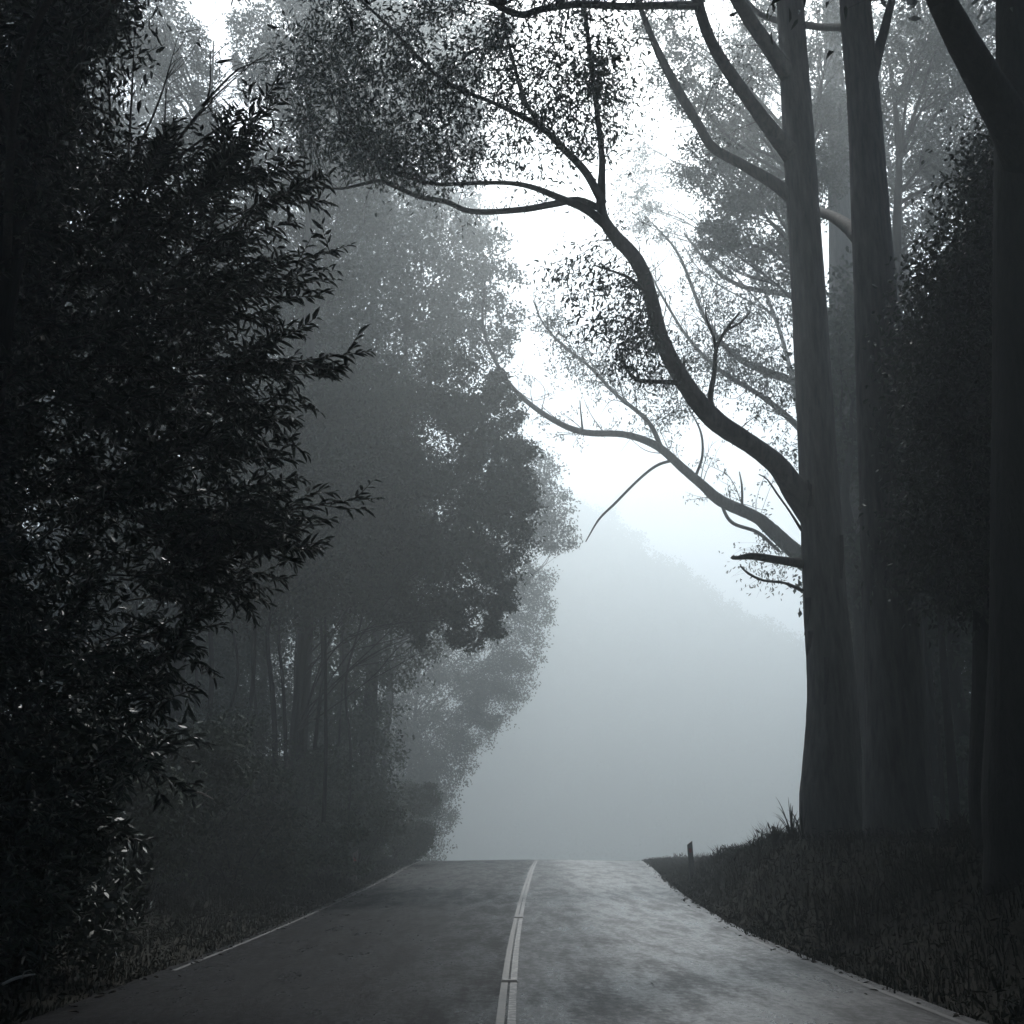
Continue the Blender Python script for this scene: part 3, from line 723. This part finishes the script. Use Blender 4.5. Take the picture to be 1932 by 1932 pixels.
far_tree("hazy crown filling the upper right between the trunks and the black limb", 1800, 50,
         [(1700, 60, 80, 50), (1780, 60, 80, 50), (1840, 180, 80, 50), (1740, 190, 80, 50), (1700, 310, 70, 50), (1780, 330, 70, 50), (1840, 330, 70, 50), (1560, 60, 70, 50), (1570, 180, 60, 50), (1570, 300, 60, 50), (1700, 430, 45, 50), (1900, 80, 80, 50), (1420, 150, 60, 50), (1360, 100, 50, 50), (1440, 50, 60, 50)],
         .5, M_LEAF_GUM, per=640, L=.24, W=.10)
# slim trunks in a row behind the left verge, crowns closing above them
slim = [(452, 36.5), (482, 41.9), (505, 34.4), (541, 37.8), (560, 45.9), (585, 40.5), (612, 36.5), (634, 48.6), (655, 41.9), (676, 54.0), (704, 52.7), (724, 60.8), (420, 39.2), (388, 35.1), (350, 41.9), (300, 37.8), (240, 36.5)]
for k, (px, Y) in enumerate(slim):
    bl = [(px + random.uniform(-40, 50), random.uniform(880, 1130), random.uniform(60, 95), Y + random.uniform(-1, 1.5)) for q in range(5)]
    far_tree("slim straight tree with a high crown in the dim row behind the left verge", px, Y, bl, random.uniform(.10, .2), per=480, L=.2, W=.09, group="slim trees in the row behind the left verge", name="slim_tree")
# undergrowth shrubs at their feet
def shrub(px, Y, w, h, label, group=None, per=2600, mat=M_LEAF_FAR):
    xb = (px - 966) / FPX * Y
    base = np.array([xb, Y, float(gz(xb, Y))])
    t = thing("shrub", base, label, "shrub", group)
    g = Geo(); gs = Geo()
    for q in range(7):
        c = base + np.array([random.uniform(-.5, .5) * w, random.uniform(-.4, .4) * w, random.uniform(.25, .95) * h])
        r = np.array([.3 * w, .3 * w, .26 * h])
        tube(gs, np.array([base + (random.uniform(-.1, .1), 0, -.1), (base + c) / 2 + (random.uniform(-.1, .1), 0, .1), c]), [.03, .02, .008], 5, .3)
        crown_leaves(g, [(c, r)], per, .14, .06)
    gs.build("stems", M_BARK_DARK, t, True); g.build("foliage", mat, t)
for px, Y, w, h in [(745, 52, 2.6, 3.0), (715, 44, 2.4, 2.6), (690, 41, 2.2, 1.9), (590, 34, 2.4, 1.6), (560, 29, 2.4, 1.6), (470, 28, 2.5, 1.9), (380, 27, 2.8, 2.4), (300, 24, 3, 3), (765, 64, 3.0, 3.6), (200, 22, 3, 3), (500, 38, 4, 3), (620, 44, 4, 3), (400, 36, 5, 4)]:
    shrub(px, Y, w, h, "leafy shrub in the undergrowth at the foot of the left wood", "shrubs at the foot of the left wood")

# deeper rows of the left wood close the view between the slim trunks
for k in range(11):
    Y = random.uniform(50, 66); px = 80 + k * 60 + random.uniform(-20, 20)
    bl = [(px + random.uniform(-80, 80), random.uniform(450, 1600), random.uniform(60, 90), Y + random.uniform(-2, 2)) for q in range(17)]
    far_tree("deep wood tree dimly seen through the slim trunks on the left", px, Y, bl, random.uniform(.3, .45), per=700, L=.21, W=.1, group="trees deep in the left wood")

# a wooded hillside far beyond the crest, nearly lost in the fog
_rp = np.array([at(px, py + 14, 420) for px, py in [(300, 960), (700, 940), (900, 925), (1000, 912), (1080, 905), (1150, 945), (1250, 1012), (1330, 1075), (1420, 1130), (1520, 1180), (1700, 1230)]])
_ridge = lambda x: np.interp(x, np.concatenate([[-260], _rp[:, 0], [270]]), np.concatenate([[70], _rp[:, 2], [45]])) + 1.6 * np.sin(x * .21) + 1.0 * np.sin(x * .53 + 1)
_hz = lambda x, y: -16 + (_ridge(x) + 8) * sstep((y - 340) / 80) - 8 * sstep((y - 422) / 45)
hx = np.linspace(-220, 230, 91)
hy = np.linspace(339, 480, 35)
HX, HY = np.meshgrid(hx, hy)
HZ = _hz(HX, HY)
m_, n_ = HX.shape
i = np.arange(m_ - 1)[:, None] * n_; j = np.arange(n_ - 1)[None]
g = Geo(); g.add(np.stack([HX, HY, HZ], -1).reshape(-1, 3), np.stack([i + j, i + j + 1, i + n_ + j + 1, i + n_ + j], -1).reshape(-1, 4))
tag(g.build("hill", M_SOIL, smooth=True), kind='structure')
bl = []
for q in range(1900):
    x, y = rng.uniform(-120, 180), rng.uniform(350, 426)
    r = rng.uniform(2.2, 4.2)
    bl.append((np.array([x, y, float(_hz(x, y)) + r * .4]), np.array([r, r, r * 1.25])))
g = Geo(); crown_leaves(g, bl, 7, 1.1, .7)
tag(g.build("hillside_wood", M_LEAF_FAR), "faint wooded hillside beyond the crest, nearly lost in fog", "wood", kind='stuff')

# ------------------------------------------------------------------ near dark tree on the left: leafy shoots
def shoot(gl, gt, p0, p1, bend, L, spacing=.035, sides=True, r0=.012, depth=0):
    p0, p1 = np.asarray(p0, float), np.asarray(p1, float)
    ln = np.linalg.norm(p1 - p0)
    mid = (p0 + p1) / 2 + np.asarray(bend) * ln
    k = max(5, int(ln / .08))
    t = np.linspace(0, 1, k)[:, None]
    P = (1 - t) ** 2 * p0 + 2 * t * (1 - t) * mid + t ** 2 * p1
    tube(gt, P, np.linspace(r0, .003, k), 4, sm=False)
    n = max(6, int(ln / spacing))
    tt = np.linspace(.12 if depth else .3, 1, n)[:, None]
    Q = (1 - tt) ** 2 * p0 + 2 * tt * (1 - tt) * mid + tt ** 2 * p1
    T = norm(2 * (1 - tt) * (mid - p0) + 2 * tt * (p1 - mid))
    up = norm(np.array([0, 0, 1.0]) + rng.normal(0, .35, 3))
    S = norm(np.cross(T, up))
    sgn = np.where(np.arange(n) % 2 == 0, 1, -1)[:, None]
    D = T * rng.uniform(.5, 1.0, (n, 1)) + S * sgn * rng.uniform(.5, 1.0, (n, 1)) + rng.normal(0, .25, (n, 3)) + np.array([0, 0, -.12])
    N = norm(np.cross(S, T)) + rng.normal(0, .35, (n, 3))
    LL = L * rng.uniform(.65, 1.15, n) * (1 - .35 * (tt[:, 0] > .93))
    leaves(gl, Q, D, LL, LL * rng.uniform(.21, .30, n), .2, N)
    if sides and depth < 2:
        for s in np.arange(.25, .92, .16 if depth == 0 else .3):
            q = (1 - s) ** 2 * p0 + 2 * s * (1 - s) * mid + s ** 2 * p1
            Tt = norm(2 * (1 - s) * (mid - p0) + 2 * s * (p1 - mid))
            dd = norm(Tt + rng.normal(0, .55, 3))
            l2 = ln * (1 - s) * rng.uniform(.35, .75) + .15
            shoot(gl, gt, q, q + dd * l2, (0, 0, -.05), L * .95, spacing * 1.1, depth == 0 and l2 > .7, r0 * .5, depth + 1)

Yb = 11.0
bb = np.array([-5.6, 11.5, 0]); bb[2] = float(gz(bb[0], bb[1]))
tb = thing("broadleaf_tree", bb, "near black broadleaf tree with lance shaped leaves leaning in from the left", "tree")
g = Geo()
trunkP, _ = tube(g, np.array([bb + (0, 0, -.3), bb + (-.1, 0, 1.5), bb + (.1, -.1, 3.5), bb + (0, -.2, 6), bb + (.2, -.3, 9), bb + (.3, -.3, 12)]), [.30, .25, .22, .18, .12, .04], 12, .3, .03)
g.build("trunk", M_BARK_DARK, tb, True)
gl, gt = Geo(), Geo()
# shoots that stand clear of the mass (start pixel, end pixel)
key = [((390, 345), (522, 150)), ((430, 330), (560, 310)), ((470, 400), (612, 338)), ((420, 540), (662, 462)), ((430, 560), (600, 560)), ((400, 700), (704, 662)), ((430, 690), (640, 705)), ((380, 820), (560, 792)), ((400, 880), (556, 868)),
       ((440, 1010), (714, 940)), ((420, 980), (610, 985)), ((380, 1060), (560, 1000)), ((380, 1080), (530, 1090)), ((340, 1120), (465, 1140)), ((300, 1220), (400, 1265)), ((330, 430), (470, 250)), ((290, 330), (335, 250)), ((300, 400), (470, 330)),
       ((420, 460), (560, 420)), ((300, 1330), (330, 1320)), ((360, 1000), (600, 1040)), ((360, 600), (520, 600)), ((440, 760), (560, 845)), ((230, 1420), (290, 1440)), ((180, 1560), (265, 1590)), ((200, 1300), (330, 1290))]
for (a, b) in key:
    ya = Yb + random.uniform(-.6, .8)
    p0, p1 = at(*a, ya + .3), at(*b, ya - random.uniform(0, .4))
    p0 = p0 - (p1 - p0) * .5
    shoot(gl, gt, p0, p1, (0, 0, random.uniform(-.03, .10)), .18, .045, r0=.012)
    for _ in range(2):
        q = p1 + rng.normal(0, .22, 3) * np.array([1, 1.5, 1]) - (p1 - p0) * random.uniform(.2, .4)
        shoot(gl, gt, p0 + rng.normal(0, .15, 3), q, (0, 0, random.uniform(-.03, .08)), .15)
# the body of the mass
mass = [(-60, 60), (150, 150), (230, 240), (330, 290), (420, 330), (500, 400), (470, 540), (430, 620), (500, 690), (430, 760), (490, 810), (430, 920), (510, 980), (480, 1070), (420, 1130), (360, 1240), (310, 1300), (280, 1390), (255, 1480), (250, 1590), (200, 1680), (150, 1760), (0, 1830), (-60, 1840)]
for c in poly_points(mass, 420, 10.2, 13.6):
    out = np.array([random.uniform(.35, 1.2), random.uniform(-.9, .2), random.uniform(-.35, .55)])
    ln = random.uniform(.5, 1.1)
    out = out / np.linalg.norm(out) * ln
    shoot(gl, gt, c - out, c, (0, 0, random.uniform(-.05, .12)), .145, .04)
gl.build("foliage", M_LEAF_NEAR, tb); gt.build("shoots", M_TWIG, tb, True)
# dark inner foliage, and the unseen crown spread above the picture for shade
gl = Geo(); gt = Geo()
bl = []
for c in poly_points([(-80, 200), (150, 300), (320, 420), (360, 700), (350, 1000), (260, 1250), (200, 1400), (180, 1650), (-80, 1800)], 90, 11.8, 14.5):
    bl.append((c, np.array([.7, .7, .7])))
crown_leaves(gl, bl, 900, .14, .05)
limb_pts = [trunkP[-20:]]
for (x, y, z, k) in [(-2, 6, 9.5, 24), (-7.5, 5, 9.5, 24), (-4.5, 3.5, 10, 28), (-2.5, 11, 13.2, 32), (-6, 8, 12.5, 34), (-8.5, 12, 12.5, 28), (-9, 8, 8, 18), (-3, 8.5, 11.5, 28), (-7.3, 11.5, 10.5, 22), (-4.6, 12.2, 12.5, 30), (-5.8, 12.6, 11.4, 26), (-6.6, 11, 12.6, 32)]:
    a = trunkP[min(k, len(trunkP) - 1)]; e = np.array([x, y, z], float)
    Pl, _ = tube(gt, np.array([a, a * .6 + e * .4 + rng.normal(0, .3, 3) + (0, 0, .5), a * .25 + e * .75 + rng.normal(0, .3, 3) + (0, 0, .35), e]), [.05, .035, .022, .01], 7, .2)
    limb_pts.append(Pl[len(Pl) // 3:])
limb_pts = np.vstack(limb_pts)
ct = np.stack([rng.uniform(-9.5, -.3, 420), rng.uniform(3, 14, 420), rng.uniform(7, 13, 420)], -1)
ct = ct[(ct[:, 2] - CAM_H) / np.abs(ct[:, 1]) > .97]
sprays(gl, gt, ct, limb_pts, 70, .16, .05, .6, droop=.3, twig_r=.016)
ct = poly_points([(-80, -80), (250, -80), (230, 30), (210, 120), (150, 160), (190, 260), (-80, 260)], 130, 10.3, 12.6)
sprays(gl, gt, ct, limb_pts, 60, .14, .045, .3, droop=.3, twig_r=.01)
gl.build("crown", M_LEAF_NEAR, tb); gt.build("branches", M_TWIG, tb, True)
# bare twigs reaching up beside the notch
gt = Geo()
for (a, m, b) in [((250, 420), (330, 270), (470, 120)), ((250, 420), (360, 230), (545, 55)), ((330, 270), (390, 190), (400, 60)), ((240, 330), (250, 150), (255, 20)), ((300, 380), (400, 260), (560, 190)), ((250, 300), (300, 190), (350, 20)),
                  ((380, 200), (450, 130), (520, 110)), ((300, 330), (310, 240), (315, 120)), ((330, 300), (440, 230), (600, 230)), ((280, 350), (370, 300), (480, 200)), ((210, 260), (205, 120), (230, 0))]:
    Pm = px_path([(a[0], a[1], 12.6), (m[0], m[1], 12.6), (b[0] * .75 + m[0] * .25, b[1] * .75 + m[1] * .25, 12.6)])
    P, _ = tube(gt, Pm, [.02, .013, .004], 5, .15)
    for _ in range(5):
        q = P[random.randrange(len(P) // 3, len(P))]
        tube(gt, np.array([q, q + (random.uniform(.0, .35), random.uniform(-.2, .2), random.uniform(.1, .3)), q + (random.uniform(.1, .7), random.uniform(-.3, .3), random.uniform(.25, .7))]), [.006, .004, .002], 3, .2)
gt.build("bare_twigs", M_TWIG, tb, True)

# ------------------------------------------------------------------ unseen trees added beside and behind the viewpoint to shade the near air
def shade_tree(x, y, label, blobs, w=.7):
    base = np.array([x, y, float(gz(x, y))])
    t = thing("added_shade_tree", base, label, "tree", "unseen trees added for shade around the viewpoint")
    g = Geo()
    P, _ = tube(g, np.array([base + (0, 0, -.3), base + (0, 0, 4), base + (-.04 * x, 0, 9), base + (-.1 * x, 0, 14)]), [w, w * .7, w * .5, w * .2], 12, .4, .03)
    g.build("trunk", M_BARK_DARK, t, True)
    g = Geo()
    for c, r in blobs:
        s_ = P[np.argmin(np.abs(P[:, 2] - c[2] * .6))]
        tube(g, np.array([s_, (s_ + c) / 2 + (0, 0, .5), c]), [w * .3, w * .2, w * .05], 6, .4)
    g.build("branches", M_BARK_DARK, t, True)
    g = Geo(); crown_leaves(g, [(np.array(c, float), np.array(r, float)) for c, r in blobs], 230, .32, .14, .5, .1)
    g.build("crown", M_LEAF_FAR, t)
shade_tree(-7.5, 3, "unseen tree added for shade left of the viewpoint, arching over the road", [B_(-4, 5, 13.5, 4), B_(-7, 4, 14, 4.5), B_(-3, 1, 11, 4.5), B_(-8, 1, 9, 4), B_(-10, 6, 9, 4), B_(-9, 3, 4.5, 3), B_(-3, 8, 15.5, 3.5), B_(1, 5, 13.5, 4), B_(0, 0, 12, 4)])
shade_tree(8, 4, "unseen tree added for shade right of the viewpoint, arching over the road", [B_(4, 5, 13.5, 4), B_(8, 5, 14, 4.5), B_(4, 1, 11, 4.5), B_(9, 1, 9, 4), B_(11, 7, 8, 4), B_(10, 3, 4.5, 3.2), B_(5, 9, 17, 3.5), B_(9, 10, 17.5, 4), B_(13, 11, 8, 4)])
shade_tree(-7.5, -7, "unseen tree added for shade behind the viewpoint on the left verge", [B_(-4, -5, 11, 4.5), B_(-8, -6, 9, 4.5), B_(-8, -3, 4, 3.5), B_(-9, -10, 5, 5), B_(-3, -10, 8, 4.5), B_(-6, -13, 5, 4.5), B_(-12, -2, 6, 5), B_(0, -6, 12, 4)])
shade_tree(7.5, -8, "unseen tree added for shade behind the viewpoint on the right verge", [B_(4, -5, 11, 4.5), B_(8, -6, 9, 4.5), B_(8, -3, 4, 3.5), B_(9, -10, 5, 5), B_(3, -10, 8, 4.5), B_(6, -13, 5, 4.5), B_(13, -2, 6, 5), B_(0, -12, 9, 4.5)])

shade_tree(15, 13, "unseen tree added for shade on the right slope, outside the black border gum", [B_(13, 14, 9, 4.5), B_(16, 13, 12, 5), B_(13, 12, 4, 3.5), B_(17, 15, 5, 4.5), B_(12, 9, 12, 4)])
shade_tree(18, 24, "unseen tree added for shade on the right slope, deep behind the creeper clad tree", [B_(17, 24, 9, 4.5), B_(20, 23, 12, 5), B_(17, 22, 4, 3.5), B_(20, 26, 5, 4.5), B_(17, 20, 14, 4.5)])
shade_tree(-13, 11, "unseen tree added for shade on the left slope, outside the near broadleaf tree", [B_(-11, 11, 9, 4.5), B_(-14, 12, 12, 5), B_(-11, 8, 4, 3.5), B_(-14, 13, 5, 4.5), B_(-10, 9, 12, 4)])
shade_tree(-17, 22, "unseen tree added for shade on the left slope, deep behind the near broadleaf tree", [B_(-15, 22, 9, 4.5), B_(-18, 22, 13, 5), B_(-14, 20, 4, 3.5), B_(-18, 24, 5, 4.5), B_(-14, 25, 14, 4.5)])

# low bush under it, at the road's edge
xs_ = [(-5.0, 12.4, 2.4, 2.2), (-5.6, 10.6, 2.2, 1.7), (-6.4, 9.2, 2.4, 2.0)]
for (x, y, w, h), lab in zip(xs_, ["dark bush under the near broadleaf tree, beside the road edge", "low dark bush left of the road, in front of the near broadleaf tree", "dark bush in the black lower left corner"]):
    base = np.array([x, y, float(gz(x, y))])
    t = thing("bush", base, lab, "bush")
    gl, gt = Geo(), Geo()
    for q in range(60):
        a = random.uniform(0, 6.28); e = random.uniform(.15, 1.3)
        d = np.array([math.cos(a) * math.cos(e) * w * .55, math.sin(a) * math.cos(e) * w * .55, math.sin(e) * h])
        shoot(gl, gt, base + (0, 0, -.05), base + d * random.uniform(.7, 1), (0, 0, .12), .12, .04, True, .01, 1)
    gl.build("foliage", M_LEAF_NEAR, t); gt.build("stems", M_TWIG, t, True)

# ------------------------------------------------------------------ verges: grass and litter
def grass(name, n, side, y0, y1, dmax, h0, h1):
    y = y0 + (y1 - y0) * rng.uniform(0, 1, n) ** 1.5
    d = dmax * rng.uniform(0, 1, n) ** 1.3 - .10 * (rng.uniform(0, 1, n) < .5) * (bumps(y * 1.1, y * .4) > 0)
    x = redge(y) + d if side > 0 else ledge(y) - d
    P = np.stack([x, y, gz(x, y) - .01], -1)
    h = rng.uniform(h0, h1, n)[:, None] * (.55 + .45 * sstep(d / .8))[:, None] * (.7 + .5 * (bumps(x * 1.5, y * 1.5) > 0.2))[:, None] * (1 + .9 * (bumps(x * .9 + 3, y * .55) > .6) * (d > .7))[:, None]
    a = rng.uniform(0, 6.28, n); dirv = np.stack([np.cos(a), np.sin(a), np.zeros(n)], -1); sd = np.stack([-np.sin(a), np.cos(a), np.zeros(n)], -1)
    w = rng.uniform(.003, .008, n)[:, None] * (1 + .03 * y[:, None])
    up = np.array([0, 0, 1.0]); lean = rng.uniform(.15, .9, n)[:, None]
    v = np.stack([P - sd * w, P + sd * w, P + up * h * .55 + dirv * h * lean * .3 + sd * w * .8, P + up * h * .55 + dirv * h * lean * .3 - sd * w * .8, P + up * h * .85 + dirv * h * lean], 1).reshape(-1, 3)
    b = np.arange(n)[:, None] * 5
    g = Geo(); g.add(v, b + np.array([0, 1, 2, 3]), b + np.array([3, 2, 4]))
    # fallen leaves among the blades
    m = n // 4
    yl = y0 + (y1 - y0) * rng.uniform(0, 1, m) ** 1.5; dl = dmax * rng.uniform(0, 1, m); xl = redge(yl) + dl if side > 0 else ledge(yl) - dl
    leaves(g, np.stack([xl, yl, gz(xl, yl) + rng.uniform(.02, .16, m)], -1), rng.normal(0, 1, (m, 3)) * np.array([1, 1, .5]), rng.uniform(.04, .12, m), rng.uniform(.02, .05, m), .2, np.array([0, 0, 1.0]) + rng.normal(0, .4, (m, 3)))
    # low broad weeds here and there
    for _ in range(170):
        yc = y0 + (y1 - y0) * random.random() ** 1.6; dc = dmax * random.random(); xc = float(redge(yc)) + dc if side > 0 else float(ledge(yc)) - dc
        k = random.randrange(14, 40); zc = float(gz(xc, yc)); q = random.uniform(.12, .32)
        pp = np.array([xc, yc, zc]) + rng.normal(0, 1, (k, 3)) * np.array([q * .6, q * .6, q * .3]) + np.array([0, 0, q * .45])
        leaves(g, pp, rng.normal(0, .8, (k, 3)) + np.array([0, 0, .35]), rng.uniform(.5, .9, k) * q * .7, rng.uniform(.14, .3, k) * q * .7)
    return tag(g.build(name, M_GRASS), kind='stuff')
tag(grass("grass", 60000, 1, 4, 60, 7, .08, .26), "short dark grass and leaf litter covering the right bank", "grass")
tag(grass("grass", 50000, -1, 4, 60, 7, .06, .20), "dark grass along the left verge", "grass")

# fallen leaves and bark bits gathered along the road's edges
g = Geo(); nl = 320
yl = 5 + 45 * rng.uniform(0, 1, nl) ** 1.6; sd = rng.integers(0, 2, nl)
dl = np.abs(rng.normal(0, .14, nl)) + .01
dl = np.where(rng.uniform(0, 1, nl) < .015, rng.uniform(.3, 2.5, nl), dl)
xl = np.where(sd > 0, redge(yl) - dl, ledge(yl) + dl)
zl = prof(yl) + np.maximum(.05 * (1 - ((xl - cline(yl)) / 4.2) ** 2), 0) + .012
leaves(g, np.stack([xl, yl, zl], -1), rng.normal(0, 1, (nl, 3)) * np.array([1, 1, .12]), rng.uniform(.05, .13, nl), rng.uniform(.018, .04, nl), .25, np.array([0, 0, 1.0]) + rng.normal(0, .25, (nl, 3)))
tag(g.build("fallen_leaves", leaf_mat("fallen_leaf", (.012, .010, .007), (.06, .05, .035), .6, .2)), "dark fallen leaves scattered along both edges of the road", "leaves", kind='stuff')

def tuft(px, py, Y, n, L, label):
    p = at(px, py, Y); base = np.array([p[0], p[1], float(gz(p[0], p[1]))])
    g = Geo()
    for k in range(n):
        a = random.uniform(0, 6.28); l = L * random.uniform(.6, 1.1); out = random.uniform(.2, .75)
        dv = np.array([math.cos(a), math.sin(a) * .6, 0])
        q0 = base + dv * .04 + (0, 0, -.02)
        t = np.linspace(0, 1, 7)[:, None]
        P = q0 + dv * l * out * t ** 1.4 + np.array([0, 0, 1]) * l * (t * 1.0 - .55 * out * t ** 2.6)
        s = np.cross(dv, [0, 0, 1]) + np.array([.15, .1, 0]); w = .016 * np.sin(np.clip(t * 2.6 + .5, 0, 3.14)) + .002
        vv = np.stack([P - s * w, P + s * w], 1).reshape(-1, 3)
        f = [[2 * i, 2 * i + 1, 2 * i + 3, 2 * i + 2] for i in range(6)]
        g.add(vv, f)
    o = g.build("grass_tuft", M_GRASS)
    me = o.data
    me.transform(__import__('mathutils').Matrix.Translation(Vector(-base))); o.location = tuple(base)
    tag(o, label, "grass tuft", "arching tufts along the crest of the right bank")
for px, py, Y, n, L, lab in [(1495, 1590, 22.4, 18, .95, "tallest arching tuft against the fog, at the foot of the big trunk"), (1460, 1600, 23.2, 14, .85, "arching tuft, second from the big trunk along the bank crest"),
                             (1428, 1608, 23.8, 12, .7, "arching tuft, third from the big trunk along the bank crest"), (1392, 1615, 24.6, 10, .62, "arching tuft, fourth from the big trunk along the bank crest"),
                             (1350, 1622, 26.5, 9, .5, "arching tuft nearest the marker post on its right"), (1515, 1588, 21.8, 14, .8, "tuft pressed against the left side of the big trunk base")]:
    tuft(px, py, Y, n, L, lab)

# ------------------------------------------------------------------ roadside marker posts, road studs, dead sticks
def box(g, c, s, slant=0.0):
    x, y, z = c; a, b, h = s
    v = [(x - a, y - b, z), (x + a, y - b, z), (x + a, y + b, z), (x - a, y + b, z), (x - a, y - b, z + h - slant), (x + a, y - b, z + h), (x + a, y + b, z + h), (x - a, y + b, z + h - slant)]
    g.add(v, [(0, 3, 2, 1), (4, 5, 6, 7), (0, 1, 5, 4), (1, 2, 6, 5), (2, 3, 7, 6), (3, 0, 4, 7)])
def post(px, py, Y, h, label, lean):
    p = at(px, py, Y); base = np.array([p[0], p[1], float(gz(p[0], p[1]))])
    t = thing("marker_post", base, label, "marker post", "marker posts along the verges")
    g = Geo(); box(g, base + (0, 0, -.15), (.075, .03, h + .15), .10); o = g.build("post", M_POST, t)
    bv = o.modifiers.new("edge", 'BEVEL'); bv.width = .008; bv.segments = 2
    g = Geo(); box(g, base + (0, -.034, h - .32), (.04, .003, .12)); g.build("reflector", M_REFLECT, t)
    t.rotation_euler = (0, lean, 0)
post(1305, 1630, 34, 1.05, "dark slant topped marker post on the right bank against the fog", R(-2))
post(668, 1650, 36, .95, "dim marker post on the left verge before the slim trunks", R(1))

def stick(px0, py0, px1, py1, Y, label):
    a, b = at(px0, py0, Y), at(px1, py1, Y - .15)
    g = Geo(); c = (a + b) / 2
    tube(g, np.array([a, a * .6 + b * .4 + (0, .02, .015), b]) - c, [.012, .014, .006], 6, .04, .08)
    m = (a * .4 + b * .6) - c; tube(g, np.array([m, m + (.03, -.04, .05), m + (.09, -.06, .07)]), [.007, .005, .002], 5, .03)
    o = g.build("dead_stick", M_DEADWOOD); o.location = tuple(c); tag(o, label, "stick")
stick(363, 1493, 403, 1508, 13.5, "pale broken stick caught in the undergrowth left of the road")
stick(5, 1857, 66, 1838, 10.0, "pale stick lying in the black lower left corner")

def stud(y, label):
    x = float(cline(y)); z = float(prof(y)) + .05
    g = Geo()
    a, b, h = .085, .05, .022
    v = [(-a, -b, 0), (a, -b, 0), (a, b, 0), (-a, b, 0), (-a * .8, -b * .5, h), (a * .8, -b * .5, h), (a * .8, b * .5, h), (-a * .8, b * .5, h)]
    g.add(v, [(0, 3, 2, 1), (4, 5, 6, 7), (0, 1, 5, 4), (1, 2, 6, 5), (2, 3, 7, 6), (3, 0, 4, 7)])
    o = g.build("road_stud", M_STUD); o.location = (x, y, z + .006)
    bv = o.modifiers.new("edge", 'BEVEL'); bv.width = .004; bv.segments = 2
    tag(o, label, "road stud", "studs along the centre line")
stud(9.05, "nearest dark stud on the centre line, at the bottom of the picture")
stud(12.1, "middle dark stud on the centre line")
stud(21.5, "farthest dark stud on the centre line")

# ------------------------------------------------------------------ fog
g = Geo(); box(g, (10, 225, -32), (255, 272, 188))
hz = g.build("haze", bpy.data.materials.new("fog_air"))
hm = hz.data.materials[0]; hm.use_nodes = True
nt = hm.node_tree; nt.nodes.clear()
vol = nt.nodes.new('ShaderNodeVolumePrincipled'); out = nt.nodes.new('ShaderNodeOutputMaterial')
vol.inputs['Color'].default_value = HAZE_COLOR
vol.inputs['Density'].default_value = HAZE_DENSITY
vol.inputs['Anisotropy'].default_value = HAZE_ANISO
nt.links.new(vol.outputs[0], out.inputs['Volume'])
tag(hz, "pale fog filling the air over the road", "fog", kind='stuff')
